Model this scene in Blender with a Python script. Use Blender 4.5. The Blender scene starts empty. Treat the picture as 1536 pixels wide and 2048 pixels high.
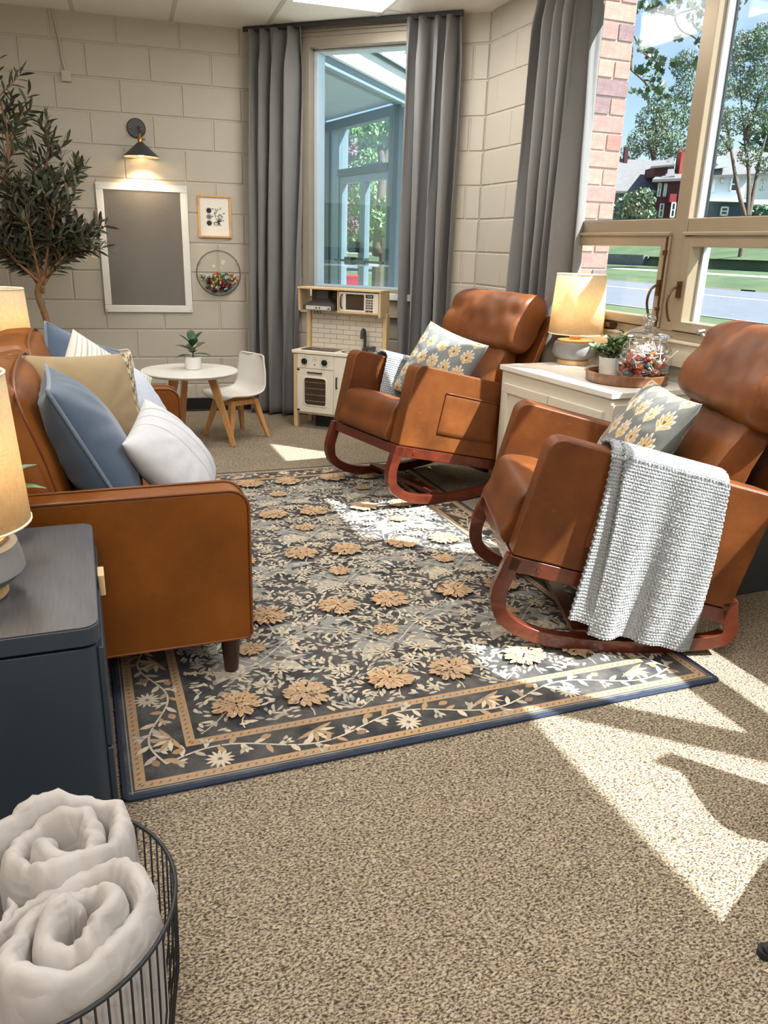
import bpy, bmesh, math, random
import numpy as np
from math import sin, cos, pi, radians, sqrt, atan2, hypot
from mathutils import Vector, Matrix, Euler, noise as mnoise

random.seed(7)
SC = bpy.context.scene
COL = SC.collection

# ---------------------------------------------------------------- camera
cam_d = bpy.data.cameras.new('camera')
cam = bpy.data.objects.new('camera', cam_d)
COL.objects.link(cam)
cam_d.sensor_fit = 'VERTICAL'
cam_d.sensor_height = 24.0
cam_d.lens = 24.0 * 1556.6 / 2048.0
cam_d.clip_start = 0.02
cam_d.clip_end = 600
PITCH, ROLL, HEAD = 18.826, -1.811, 21.2     # degrees: down, clockwise roll, to the right of +Y
cam.matrix_world = (Matrix.Translation((0, 0, 1.24)) @ Matrix.Rotation(radians(-HEAD), 4, 'Z')
                    @ Matrix.Rotation(radians(90 - PITCH), 4, 'X') @ Matrix.Rotation(radians(-ROLL), 4, 'Z'))
SC.camera = cam

# ---------------------------------------------------------------- light and exposure
SUN_AZ, SUN_EL = -41.7, 50.4                 # room degrees
SC.view_settings.view_transform = 'Standard'
SC.view_settings.look = 'None'
SC.view_settings.use_curve_mapping = False
SC.view_settings.gamma = 1.0
SC.view_settings.exposure = -0.08

world = bpy.data.worlds.new('sky_world')
SC.world = world
world.use_nodes = True
wt = world.node_tree
wt.nodes.clear()
w_out = wt.nodes.new('ShaderNodeOutputWorld')
w_bg = wt.nodes.new('ShaderNodeBackground')
w_sky = wt.nodes.new('ShaderNodeTexSky')
w_sky.sky_type = 'NISHITA'
w_sky.sun_disc = False
w_sky.sun_elevation = radians(SUN_EL)
w_sky.sun_rotation = radians(90 - SUN_AZ)
w_sky.air_density = 1.0
w_sky.dust_density = 0.6
w_sky.ozone_density = 1.4
w_co = wt.nodes.new('ShaderNodeTexCoord')
w_mp = wt.nodes.new('ShaderNodeMapping')
w_mp.inputs['Scale'].default_value = (1.0, 1.0, 2.6)
w_nz = wt.nodes.new('ShaderNodeTexNoise')
w_nz.inputs['Scale'].default_value = 3.2
w_nz.inputs['Detail'].default_value = 7
w_nz.inputs['Roughness'].default_value = 0.55
w_cr = wt.nodes.new('ShaderNodeValToRGB')
w_cr.color_ramp.elements[0].position = 0.56
w_cr.color_ramp.elements[0].color = (0, 0, 0, 1)
w_cr.color_ramp.elements[1].position = 0.86
w_cr.color_ramp.elements[1].color = (1, 1, 1, 1)
w_mx = wt.nodes.new('ShaderNodeMixRGB')
w_mx.inputs['Color2'].default_value = (5.2, 5.7, 6.2, 1)
wt.links.new(w_co.outputs['Generated'], w_mp.inputs['Vector'])
wt.links.new(w_mp.outputs['Vector'], w_nz.inputs['Vector'])
wt.links.new(w_nz.outputs['Fac'], w_cr.inputs['Fac'])
wt.links.new(w_cr.outputs['Color'], w_mx.inputs['Fac'])
wt.links.new(w_sky.outputs['Color'], w_mx.inputs['Color1'])
wt.links.new(w_mx.outputs['Color'], w_bg.inputs['Color'])
wt.links.new(w_bg.outputs['Background'], w_out.inputs['Surface'])
w_bg.inputs['Strength'].default_value = 0.22

sun_d = bpy.data.lights.new('sun', 'SUN')
sun_d.energy = 19.0
sun_d.angle = radians(0.53)
sun_d.color = (1.0, 1.0, 1.0)
sun = bpy.data.objects.new('sun', sun_d)
COL.objects.link(sun)
sdir = Vector((cos(radians(SUN_AZ)) * cos(radians(SUN_EL)), sin(radians(SUN_AZ)) * cos(radians(SUN_EL)), sin(radians(SUN_EL))))
sun.rotation_euler = sdir.to_track_quat('Z', 'Y').to_euler()
sun.location = (8, -8, 12)

CEIL_Z = 2.612
TROFFERS = [(1.585, 4.56), (1.585, 1.50), (-0.25, 3.3), (-0.25, 0.3), (1.585, -1.2)]
TROFFER_W = 23.0
for i, (tx, ty) in enumerate(TROFFERS):
    ld = bpy.data.lights.new('troffer_light', 'AREA')
    ld.shape = 'RECTANGLE'
    ld.size, ld.size_y = 0.54, 1.12
    ld.energy = TROFFER_W * (0.6 if i == 0 else 1.06)
    ld.color = (1.0, 0.985, 0.955)
    lo = bpy.data.objects.new('troffer_light', ld)
    lo.location = (tx, ty, CEIL_Z - 0.04)
    lo.rotation_euler = (0, 0, radians(-3))
    COL.objects.link(lo)

# ---------------------------------------------------------------- helpers
def link(o, parent=None):
    COL.objects.link(o)
    if parent is not None:
        o.parent = parent
    return o

def tag(o, label=None, cat=None, group=None, kind=None):
    if label: o['label'] = label
    if cat: o['category'] = cat
    if group: o['group'] = group
    if kind: o['kind'] = kind
    return o

def thing(name, label, cat, loc=(0, 0, 0), rotz=0.0, group=None):
    o = bpy.data.objects.new(name, None)
    o.empty_display_size = 0.1
    o.location = loc
    o.rotation_euler = (0, 0, rotz)
    COL.objects.link(o)
    return tag(o, label, cat, group)

def copy_tree(o, parent=None):
    c = o.copy()
    COL.objects.link(c)
    c.parent = parent
    for ch in list(o.children):
        copy_tree(ch, c)
    return c

def T(x, y, z): return Matrix.Translation((x, y, z))
def RX(d): return Matrix.Rotation(radians(d), 4, 'X')
def RY(d): return Matrix.Rotation(radians(d), 4, 'Y')
def RZ(d): return Matrix.Rotation(radians(d), 4, 'Z')
I4 = Matrix.Identity(4)

class G:
    """collects shapes, then links them as ONE mesh object"""
    def __init__(s):
        s.v = []; s.f = []; s.cols = None
    def add(s, vs, fs, m=I4):
        b = len(s.v)
        s.v += [tuple(m @ Vector(p)) for p in vs]
        s.f += [tuple(b + i for i in f) for f in fs]
        return s
    def box(s, x0, x1, y0, y1, z0, z1, m=I4):
        return s.add([(x0, y0, z0), (x1, y0, z0), (x1, y1, z0), (x0, y1, z0), (x0, y0, z1), (x1, y0, z1), (x1, y1, z1), (x0, y1, z1)],
                     [(0, 3, 2, 1), (4, 5, 6, 7), (0, 1, 5, 4), (1, 2, 6, 5), (2, 3, 7, 6), (3, 0, 4, 7)], m)
    def lathe(s, prof, n=24, m=I4, cap0=True, cap1=True):
        vs = []; fs = []
        for r, z in prof:
            for k in range(n):
                a = 2 * pi * k / n
                vs.append((r * cos(a), r * sin(a), z))
        for i in range(len(prof) - 1):
            for k in range(n):
                k2 = (k + 1) % n
                fs.append((i * n + k, i * n + k2, (i + 1) * n + k2, (i + 1) * n + k))
        if cap0: fs.append(tuple(range(n - 1, -1, -1)))
        if cap1: fs.append(tuple((len(prof) - 1) * n + k for k in range(n)))
        return s.add(vs, fs, m)
    def cyl(s, r, z0, z1, n=20, m=I4, r1=None):
        return s.lathe([(r, z0), (r if r1 is None else r1, z1)], n, m)
    def tube(s, pts, rad, n=8, closed=False, m=I4, cap=True):
        pts = [Vector(p) for p in pts]
        N = len(pts)
        rads = rad if isinstance(rad, (list, tuple)) else [rad] * N
        vs = []; fs = []
        up = None
        for i, p in enumerate(pts):
            if closed: t = (pts[(i + 1) % N] - pts[i - 1])
            else: t = pts[min(i + 1, N - 1)] - pts[max(i - 1, 0)]
            t = t.normalized() if t.length > 1e-9 else Vector((0, 0, 1))
            if up is None:
                up = Vector((0, 0, 1)) if abs(t.z) < 0.9 else Vector((1, 0, 0))
            u = (up - t * up.dot(t))
            u = u.normalized() if u.length > 1e-6 else t.orthogonal().normalized()
            up = u
            w = t.cross(u)
            for k in range(n):
                a = 2 * pi * k / n
                q = p + (u * cos(a) + w * sin(a)) * rads[i]
                vs.append(q)
        M_ = N if closed else N - 1
        for i in range(M_):
            j = (i + 1) % N
            for k in range(n):
                k2 = (k + 1) % n
                fs.append((i * n + k, i * n + k2, j * n + k2, j * n + k))
        if not closed and cap:
            fs.append(tuple(range(n - 1, -1, -1)))
            fs.append(tuple((N - 1) * n + k for k in range(n)))
        return s.add(vs, fs, m)
    def bar(s, p0, p1, w, h, m=I4):
        """rectangular bar from p0 to p1"""
        p0, p1 = Vector(p0), Vector(p1)
        t = (p1 - p0).normalized()
        up = Vector((0, 0, 1)) if abs(t.z) < 0.95 else Vector((0, 1, 0))
        x = t.cross(up).normalized(); y = x.cross(t)
        vs = []
        for p in (p0, p1):
            for a, b in ((-1, -1), (1, -1), (1, 1), (-1, 1)):
                vs.append(p + x * a * w / 2 + y * b * h / 2)
        return s.add(vs, [(3, 2, 1, 0), (4, 5, 6, 7), (0, 1, 5, 4), (1, 2, 6, 5), (2, 3, 7, 6), (3, 0, 4, 7)], m)
    def prism(s, poly, z0, z1, m=I4):
        n = len(poly)
        vs = [(x, y, z0) for x, y in poly] + [(x, y, z1) for x, y in poly]
        fs = [tuple(range(n - 1, -1, -1)), tuple(range(n, 2 * n))]
        for i in range(n):
            j = (i + 1) % n
            fs.append((i, j, n + j, n + i))
        return s.add(vs, fs, m)
    def grid(s, fn, nu, nv, m=I4, closed_u=False, flip=False):
        vs = []
        for j in range(nv + 1):
            for i in range(nu + (0 if closed_u else 1)):
                vs.append(fn(i / nu, j / nv))
        w = nu if closed_u else nu + 1
        fs = []
        for j in range(nv):
            for i in range(nu):
                i2 = (i + 1) % w if closed_u else i + 1
                f = (j * w + i, j * w + i2, (j + 1) * w + i2, (j + 1) * w + i)
                fs.append(f[::-1] if flip else f)
        return s.add(vs, fs, m)
    def mesh(s, name):
        me = bpy.data.meshes.new(name)
        me.from_pydata(s.v, [], s.f)
        return me
    def obj(s, name, mat, parent=None, smooth=None, bevel=0, bseg=2, subd=0, solid=0, kind=None, label=None):
        me = s.mesh(name)
        me.materials.append(mat)
        if smooth is not None:
            me.shade_smooth()
            if smooth < 179: me.set_sharp_from_angle(angle=radians(smooth))
        o = bpy.data.objects.new(name, me)
        link(o, parent)
        if solid:
            d = o.modifiers.new('solid', 'SOLIDIFY'); d.thickness = solid; d.offset = 0
        if bevel:
            d = o.modifiers.new('bevel', 'BEVEL'); d.width = bevel; d.segments = bseg
            d.limit_method = 'ANGLE'; d.angle_limit = radians(35)
            if smooth is None:
                me.shade_smooth()
                d.harden_normals = True
        if subd:
            d = o.modifiers.new('sub', 'SUBSURF'); d.levels = subd; d.render_levels = subd
        if kind: o['kind'] = kind
        if label: o['label'] = label
        return o

def np_obj(name, verts, faces, mat, parent=None, smooth=True, colors=None, uvs=None):
    """fast mesh from numpy arrays; faces is an (n,4) or (n,3) array"""
    me = bpy.data.meshes.new(name)
    nv, nf, k = len(verts), len(faces), faces.shape[1]
    me.vertices.add(nv); me.vertices.foreach_set('co', np.asarray(verts, np.float32).ravel())
    me.loops.add(nf * k); me.loops.foreach_set('vertex_index', np.asarray(faces, np.int32).ravel())
    me.polygons.add(nf)
    me.polygons.foreach_set('loop_start', np.arange(0, nf * k, k, dtype=np.int32))
    me.polygons.foreach_set('loop_total', np.full(nf, k, dtype=np.int32))
    me.update(calc_edges=True)
    me.validate()
    if colors is not None:
        a = me.color_attributes.new('Col', 'FLOAT_COLOR', 'POINT')
        c = np.ones((nv, 4), np.float32); c[:, :3] = colors
        a.data.foreach_set('color', c.ravel())
    if smooth: me.shade_smooth()
    me.materials.append(mat)
    o = bpy.data.objects.new(name, me)
    return link(o, parent)

def grid_faces(nu, nv):
    i, j = np.meshgrid(np.arange(nu), np.arange(nv))
    a = (j * (nu + 1) + i).ravel()
    return np.stack([a, a + 1, a + nu + 2, a + nu + 1], 1)

def rrect(x0, x1, y0, y1, r, n=5):
    """rounded rectangle polygon; r is one radius or four (bl, br, tr, tl)"""
    rs = r if isinstance(r, (list, tuple)) else [r] * 4
    P = []
    for (cx, cy, a0, q) in ((x0, y0, 180, 0), (x1, y0, 270, 1), (x1, y1, 0, 2), (x0, y1, 90, 3)):
        q_ = rs[q]
        sx = 1 if cx == x0 else -1
        sy = 1 if cy == y0 else -1
        if q_ <= 1e-6:
            P.append((cx, cy)); continue
        for k in range(n + 1):
            a = radians(a0 + 90 * k / n)
            P.append((cx + sx * q_ + q_ * cos(a), cy + sy * q_ + q_ * sin(a)))
    return P

def catmull(pts, n=6, closed=False):
    P = [Vector(p) for p in pts]; out = []
    N = len(P)
    for i in range(N if closed else N - 1):
        p0 = P[(i - 1) % N] if closed or i > 0 else P[0]
        p1 = P[i]; p2 = P[(i + 1) % N]
        p3 = P[(i + 2) % N] if closed or i + 2 < N else P[-1]
        for k in range(n):
            t = k / n
            out.append(0.5 * ((2 * p1) + (p2 - p0) * t + (2 * p0 - 5 * p1 + 4 * p2 - p3) * t * t + (3 * p1 - p0 - 3 * p2 + p3) * t ** 3))
    if not closed: out.append(P[-1])
    return out

# ---------------------------------------------------------------- materials
def srgb(r, g, b):
    f = lambda c: (c / 255 / 12.92) if c / 255 <= 0.04045 else ((c / 255 + 0.055) / 1.055) ** 2.4
    return (f(r), f(g), f(b))

class NT:
    def __init__(s, name):
        s.m = bpy.data.materials.new(name)
        s.m.use_nodes = True
        s.t = s.m.node_tree
        s.b = s.t.nodes['Principled BSDF']
        s.out = s.t.nodes['Material Output']
    def n(s, typ, **kw):
        nd = s.t.nodes.new(typ)
        for k, v in kw.items():
            if k.startswith('_'): setattr(nd, k[1:], v)
            else: nd.inputs[k.replace('__', ' ')].default_value = v
        return nd
    def l(s, a, b): s.t.links.new(a, b)
    def coord(s, which='Object', scale=None):
        c = s.n('ShaderNodeTexCoord')
        o = c.outputs[which]
        if scale is not None:
            mp = s.n('ShaderNodeMapping')
            mp.inputs['Scale'].default_value = scale
            s.l(o, mp.inputs['Vector']); o = mp.outputs['Vector']
        return o
    def noise(s, vec, scale, detail=3, rough=0.5, out='Fac'):
        nd = s.n('ShaderNodeTexNoise')
        nd.inputs['Scale'].default_value = scale; nd.inputs['Detail'].default_value = detail; nd.inputs['Roughness'].default_value = rough
        s.l(vec, nd.inputs['Vector'])
        return nd.outputs[out]
    def ramp(s, fac, stops):
        nd = s.n('ShaderNodeValToRGB')
        e = nd.color_ramp.elements
        while len(e) < len(stops): e.new(0.5)
        for i, (p, c) in enumerate(stops):
            e[i].position = p; e[i].color = (*c, 1) if len(c) == 3 else c
        s.l(fac, nd.inputs['Fac'])
        return nd.outputs['Color']
    def bump(s, h, strength=0.3, dist=0.01, normal=None):
        nd = s.n('ShaderNodeBump')
        nd.inputs['Strength'].default_value = strength; nd.inputs['Distance'].default_value = dist
        s.l(h, nd.inputs['Height'])
        if normal is not None: s.l(normal, nd.inputs['Normal'])
        s.l(nd.outputs['Normal'], s.b.inputs['Normal'])
        return nd.outputs['Normal']
    def mix(s, fac, a, b, mode='MIX'):
        nd = s.n('ShaderNodeMixRGB', _blend_type=mode)
        for k, v in (('Fac', fac), ('Color1', a), ('Color2', b)):
            if hasattr(v, 'is_linked'): s.l(v, nd.inputs[k])
            elif isinstance(v, (int, float)): nd.inputs[k].default_value = v
            else: nd.inputs[k].default_value = (*v, 1)
        return nd.outputs['Color']

def plain(name, col, rough=0.5, metal=0.0, var=0.06, vscale=8.0, bump=0.0, bscale=200.0, spec=0.5, emit=None, sheen=0.0, coat=0.0):
    k = NT(name)
    v = k.coord('Object')
    n = k.noise(v, vscale, 4)
    c0 = tuple(max(0, c * (1 - var)) for c in col); c1 = tuple(min(1, c * (1 + var)) for c in col)
    k.l(k.ramp(n, [(0.3, c0), (0.7, c1)]), k.b.inputs['Base Color'])
    k.b.inputs['Roughness'].default_value = rough
    k.b.inputs['Metallic'].default_value = metal
    k.b.inputs['Specular IOR Level'].default_value = spec
    if sheen: k.b.inputs['Sheen Weight'].default_value = sheen
    if coat: k.b.inputs['Coat Weight'].default_value = coat
    if bump: k.bump(k.noise(v, bscale, 2), bump, 0.004)
    if emit:
        k.b.inputs['Emission Color'].default_value = (*emit[0], 1); k.b.inputs['Emission Strength'].default_value = emit[1]
    return k.m

def leather(name, dark, mid, light, rough=0.42, scratch=0.5):
    k = NT(name)
    k.b.inputs['Specular IOR Level'].default_value = 0.32
    v = k.coord('Object')
    a = k.noise(v, 5, 5, 0.6); b = k.noise(k.coord('Object', (14, 14, 40)), 1.6, 5, 0.7)
    c = k.ramp(a, [(0.28, dark), (0.52, mid), (0.78, light)])
    sc = k.ramp(b, [(0.62, (0, 0, 0)), (0.8, (scratch, scratch, scratch))])
    k.l(k.mix(sc, c, tuple(min(1, x * 1.55 + 0.02) for x in light)), k.b.inputs['Base Color'])
    k.b.inputs['Roughness'].default_value = rough
    vor = k.n('ShaderNodeTexVoronoi', Scale=420.0); k.l(v, vor.inputs['Vector'])
    h = k.mix(0.35, vor.outputs['Distance'], k.noise(v, 16, 3))
    k.bump(h, 0.16, 0.004)
    return k.m

def wood(name, c0, c1, axis=(1, 1, 14), scale=6.0, rough=0.4, coat=0.0):
    k = NT(name)
    v = k.coord('Object', axis)
    a = k.noise(v, scale, 5, 0.6)
    k.l(k.ramp(a, [(0.3, c0), (0.7, c1)]), k.b.inputs['Base Color'])
    k.b.inputs['Roughness'].default_value = rough
    k.b.inputs['Coat Weight'].default_value = coat
    k.bump(a, 0.06, 0.004)
    return k.m

def fabric(name, col, var=0.12, weave=900.0, rough=0.9, sheen=0.3, strength=0.25, vscale=30.0):
    k = NT(name)
    v = k.coord('Object')
    n = k.noise(v, vscale, 5, 0.65)
    fine = k.noise(v, weave, 1)
    c = k.ramp(n, [(0.25, tuple(x * (1 - var) for x in col)), (0.75, tuple(min(1, x * (1 + var)) for x in col))])
    k.l(k.mix(0.25, c, k.ramp(fine, [(0.3, tuple(x * 0.6 for x in col)), (0.7, tuple(min(1, x * 1.25) for x in col))])), k.b.inputs['Base Color'])
    k.b.inputs['Roughness'].default_value = rough
    k.b.inputs['Sheen Weight'].default_value = sheen
    k.b.inputs['Specular IOR Level'].default_value = 0.2
    k.bump(fine, strength, 0.002)
    return k.m

def glass_pane(name, tint=(0.96, 0.985, 0.98), refl=0.014):
    k = NT(name)
    tr = k.n('ShaderNodeBsdfTransparent', Color=(*tint, 1)); gl = k.n('ShaderNodeBsdfGlossy', Roughness=0.0)
    lw = k.n('ShaderNodeLayerWeight', Blend=.5); pw = k.n('ShaderNodeMath', _operation='POWER'); pw.inputs[1].default_value = 5.0
    ma = k.n('ShaderNodeMath', _operation='MULTIPLY_ADD'); ma.inputs[1].default_value = .8; ma.inputs[2].default_value = refl
    k.l(lw.outputs['Facing'], pw.inputs[0]); k.l(pw.outputs[0], ma.inputs[0])
    mx = k.n('ShaderNodeMixShader')
    k.l(ma.outputs[0], mx.inputs['Fac']); k.l(tr.outputs[0], mx.inputs[1]); k.l(gl.outputs[0], mx.inputs[2])
    k.l(mx.outputs[0], k.out.inputs['Surface'])
    return k.m

def vcol(name, rough=0.85, bump=0.2, bscale=700.0, sheen=0.2, var=0.15, vscale=25):
    """colour comes from the mesh's own dye colour (attribute), with weave relief"""
    k = NT(name)
    at = k.n('ShaderNodeAttribute', _attribute_name='Col')
    v = k.coord('Object')
    n = k.noise(v, vscale, 5, 0.65)
    k.l(k.mix(var, at.outputs['Color'], k.mix(1.0, at.outputs['Color'], k.ramp(n, [(0.3, (0.45, 0.45, 0.45)), (0.7, (1.25, 1.25, 1.25))]), 'MULTIPLY')), k.b.inputs['Base Color'])
    k.b.inputs['Roughness'].default_value = rough
    k.b.inputs['Sheen Weight'].default_value = sheen
    k.b.inputs['Specular IOR Level'].default_value = 0.2
    if bump: k.bump(k.noise(v, bscale, 1), bump, 0.003)
    return k.m

MATS = {}
def mat(key, fn):
    if key not in MATS: MATS[key] = fn()
    return MATS[key]

BLACK = plain('black_paint', srgb(24, 25, 27), 0.45)
DARKMETAL = plain('dark_metal', srgb(52, 52, 54), 0.4, 0.3)
STEEL = plain('steel', (0.62, 0.6, 0.57), 0.28, 1.0)
BRASS = plain('brass', srgb(196, 150, 80), 0.3, 1.0)
WHITE = plain('white_plastic', srgb(226, 223, 217), 0.35, var=0.02)
WHITEPAINT = plain('white_paint', srgb(226, 222, 212), 0.4, var=0.02)
OAK = wood('pale_oak', srgb(196, 150, 92), srgb(222, 180, 122), (6, 6, 1), 14, 0.45)
# ================================================================ the setting
PAINT = plain('wall_paint', srgb(188, 180, 165), 0.55, var=0.025, vscale=3, bump=0.25, bscale=160)
SHADOWGAP = PAINT

def carpet_mat():
    k = NT('carpet_loop')
    v = k.coord('Object', (1.0, 1.6, 1.0))
    ds = k.n('ShaderNodeTexNoise', Scale=70.0, Detail=1.0); k.l(v, ds.inputs['Vector'])
    add = k.n('ShaderNodeMixRGB', _blend_type='ADD'); add.inputs['Fac'].default_value = 0.012
    k.l(v, add.inputs['Color1']); k.l(ds.outputs['Color'], add.inputs['Color2'])
    vor = k.n('ShaderNodeTexNoise', Scale=150.0, Detail=2.0, Roughness=0.6); k.l(add.outputs['Color'], vor.inputs['Vector'])
    big = k.noise(v, 5, 3)
    c = k.ramp(vor.outputs['Fac'], [(0.36, srgb(62, 52, 40)), (0.45, srgb(120, 105, 84)), (0.56, srgb(172, 156, 132)), (0.72, srgb(198, 184, 162))])
    k.l(k.mix(0.35, c, k.mix(1.0, c, k.ramp(big, [(0.3, (0.8, 0.8, 0.8)), (0.7, (1.1, 1.1, 1.1))]), 'MULTIPLY')), k.b.inputs['Base Color'])
    k.b.inputs['Roughness'].default_value = 0.95
    k.b.inputs['Specular IOR Level'].default_value = 0.1
    k.b.inputs['Sheen Weight'].default_value = 0.1
    k.bump(vor.outputs['Fac'], 0.9, 0.008)
    return k.m

X0, X1, Y0, Y1 = -0.95, 2.496, -2.6, 6.35
A_CORNER = Vector((1.258, 6.011)); B_CORNER = Vector((2.496, 4.88))
DYAW = math.degrees(atan2(B_CORNER.y - A_CORNER.y, B_CORNER.x - A_CORNER.x))
dnorm = Vector((-sin(radians(DYAW)), cos(radians(DYAW))))
def outline(m):
    q = A_CORNER + dnorm * m; d = (B_CORNER - A_CORNER).normalized()
    kx = q + d * ((X1 + m - q.x) / d.x); ky = q + d * ((Y1 - q.y) / d.y)
    return [(X0 - .2, Y0 - .2), (X1 + m, Y0 - .2), (kx.x, kx.y), (ky.x, ky.y), (X0 - .2, Y1)]
fl = G().prism(outline(.06), -0.08, 0.0).obj('floor', carpet_mat())
tag(fl, 'tan and brown looped carpet floor', None, None, 'structure')

# ---- concrete block walls: every block is an object of its own
_blk = {}
def block_mesh(L, H):
    key = (round(L, 3), round(H, 3))
    if key in _blk: return _blk[key]
    g = G()
    j = 0.004; d = 0.006; a = 0.005; T_ = 0.04
    x0, x1, z0, z1 = j, L - j, j, H - j
    vs = [(x0, T_, z0), (x1, T_, z0), (x1, T_, z1), (x0, T_, z1), (x0, d, z0), (x1, d, z0), (x1, d, z1), (x0, d, z1),
          (x0 + a, 0, z0 + a), (x1 - a, 0, z0 + a), (x1 - a, 0, z1 - a), (x0 + a, 0, z1 - a)]
    fs = []
    for b in (0, 4):
        for i in range(4):
            k = (i + 1) % 4
            fs.append((b + i, b + k, b + 4 + k, b + 4 + i))
    fs.append((8, 9, 10, 11))
    g.add(vs, fs)
    me = g.mesh('block'); me.materials.append(PAINT)
    _blk[key] = me
    return me

def block_wall(name, label, P, yaw, length, holes=(), phase=0.0, zmax=CEIL_Z + 0.02, thick=0.2):
    """blocks face -Y in wall space; holes are (x0,x1,z0,z1)"""
    root_g = G()
    xs = sorted({0.0, length, *[h[0] for h in holes], *[h[1] for h in holes]})
    zs = sorted({0.0, zmax, *[h[2] for h in holes], *[h[3] for h in holes]})
    for i in range(len(xs) - 1):
        for k in range(len(zs) - 1):
            cx, cz = (xs[i] + xs[i + 1]) / 2, (zs[k] + zs[k + 1]) / 2
            if any(h[0] < cx < h[1] and h[2] < cz < h[3] for h in holes): continue
            root_g.box(xs[i], xs[i + 1], 0.0065, thick, zs[k], zs[k + 1])
    w = root_g.obj(name, PAINT)
    w.location = (P[0], P[1], 0); w.rotation_euler = (0, 0, radians(yaw))
    tag(w, label, None, None, 'structure')
    H, L = 0.2035, 0.4045
    row = 0; z = 0.0
    while z < zmax - 0.02:
        h = min(H, zmax - z)
        off = (phase + (L / 2 if row % 2 else 0)) % L
        edges = [0.0]
        x = off if off > 0.03 else off + L
        while x < length - 0.03:
            edges.append(x); x += L
        edges.append(length)
        for a, b in zip(edges[:-1], edges[1:]):
            spans = [(a, b, z, z + h)]
            for ho in holes:
                new = []
                for (p, q, r, t) in spans:
                    if q <= ho[0] or p >= ho[1] or t <= ho[2] + 0.004 or r >= ho[3] - 0.004: new.append((p, q, r, t)); continue
                    if r < ho[2]: new.append((p, q, r, ho[2]))
                    if t > ho[3]: new.append((p, q, ho[3], t))
                    r2, t2 = max(r, ho[2]), min(t, ho[3])
                    if p < ho[0]: new.append((p, ho[0], r2, t2))
                    if q > ho[1]: new.append((ho[1], q, r2, t2))
                spans = new
            for (p, q, r, t) in spans:
                if q - p < 0.02 or t - r < 0.02: continue
                o = bpy.data.objects.new('block', block_mesh(q - p, t - r))
                o.location = (p, 0, r)
                link(o, w)
        z += H; row += 1
    return w

BYAW = -4.66
bdir = Vector((cos(radians(BYAW)), sin(radians(BYAW))))
back_len = 2.24
bp = A_CORNER - bdir * back_len
# vertical joints measured in the photograph: even courses meet at x = -0.236 and 0.167 (course ending z 2.34)
WB = block_wall('wall_back', 'painted concrete block wall behind the toddler table', bp, BYAW, back_len, phase=(0.167 - bp[0]) / bdir[0] + 0.2022)
dlen = (B_CORNER - A_CORNER).length
W1 = (0.39, 1.26, 0.93, 2.535)            # diagonal wall window opening
WD = block_wall('wall_back_right', 'diagonal painted block wall with the tall window', A_CORNER, DYAW, dlen, holes=[W1], phase=0.16)
# right wall runs from the corner toward the camera: wall space x = 4.88 - Y
W2 = (0.935, 7.2, 0.885, 2.50)
WR = block_wall('wall_right', 'painted block wall with the wide street window', B_CORNER, -90, 7.5, holes=[W2], phase=0.13, thick=0.085)
g = G().box(X0 - 0.2, X0, Y0, Y1, 0, CEIL_Z + .02).obj('wall_left', PAINT); tag(g, 'plain wall behind the sofa', None, None, 'structure')
g = G().box(X0 - 0.2, X1 + 0.2, Y0 - 0.2, Y0, 0, CEIL_Z + .02).obj('wall_front', PAINT); tag(g, 'plain wall behind the camera', None, None, 'structure')

# ---- ceiling with lay-in tiles
TILE = plain('ceiling_tile', srgb(244, 240, 232), 0.85, var=0.03, vscale=60, bump=0.3, bscale=260)
GRIDM = plain('ceiling_grid_paint', srgb(206, 200, 190), 0.5, var=0.02)
cr = G().prism(outline(.08), CEIL_Z + 0.03, CEIL_Z + 0.10).obj('ceiling', GRIDM)
tag(cr, 'suspended ceiling of white tiles', None, None, 'structure')
CR = RZ(-3.0)
TX, TY = 0.61, 1.22
cx0, cy0 = 1.28 + 0.27, 5.17 - 0.083     # grid node in world, before rotating about it
node = Vector((1.29, 5.175))
tile_me = G().box(0.012, TX - 0.012, 0.012, TY - 0.012, CEIL_Z - 0.004, CEIL_Z + 0.02).mesh('ceiling_tile'); tile_me.materials.append(TILE)
trof_cells = {}
BASE = Matrix.Translation((node.x, node.y, 0)) @ CR
for (tx, ty) in TROFFERS:
    q = BASE.inverted() @ Vector((tx, ty, 0))
    trof_cells[(math.floor(q.x / TX), math.floor(q.y / TY))] = True
def inside(px, py):
    if px < X0 - 0.7 or px > X1 + 0.7 or py < Y0 - 1.3: return False
    n = Vector((-sin(radians(DYAW)), cos(radians(DYAW))))
    return (Vector((px, py)) - A_CORNER).dot(n) < 0.75 and py < 7.0
def trim(o, m=.07):
    """cut a ceiling piece where it would pass through the diagonal or the right wall"""
    W_ = o.matrix_world if o.parent is None else o.matrix_world
    pls = [(Vector((A_CORNER.x + dnorm.x * m, A_CORNER.y + dnorm.y * m, 0)), Vector((dnorm.x, dnorm.y, 0))), (Vector((X1 + .05, 0, 0)), Vector((1, 0, 0)))]
    ps = [W_ @ v.co for v in o.data.vertices]
    for co, no in pls:
        ds = [(p - co).dot(no) for p in ps]
        if max(ds) <= 0: continue
        if min(ds) >= 0: return False
        bm = bmesh.new(); bm.from_mesh(o.data); bm.transform(W_)
        r = bmesh.ops.bisect_plane(bm, geom=bm.verts[:] + bm.edges[:] + bm.faces[:], plane_co=co, plane_no=no, clear_outer=True)
        bmesh.ops.holes_fill(bm, edges=[e for e in bm.edges if e.is_boundary])
        bm.transform(W_.inverted()); me = o.data.copy(); bm.to_mesh(me); bm.free(); o.data = me
        ps = [W_ @ v.co for v in me.vertices]
    return True
TROF_POS = []
gg = G()
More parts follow.
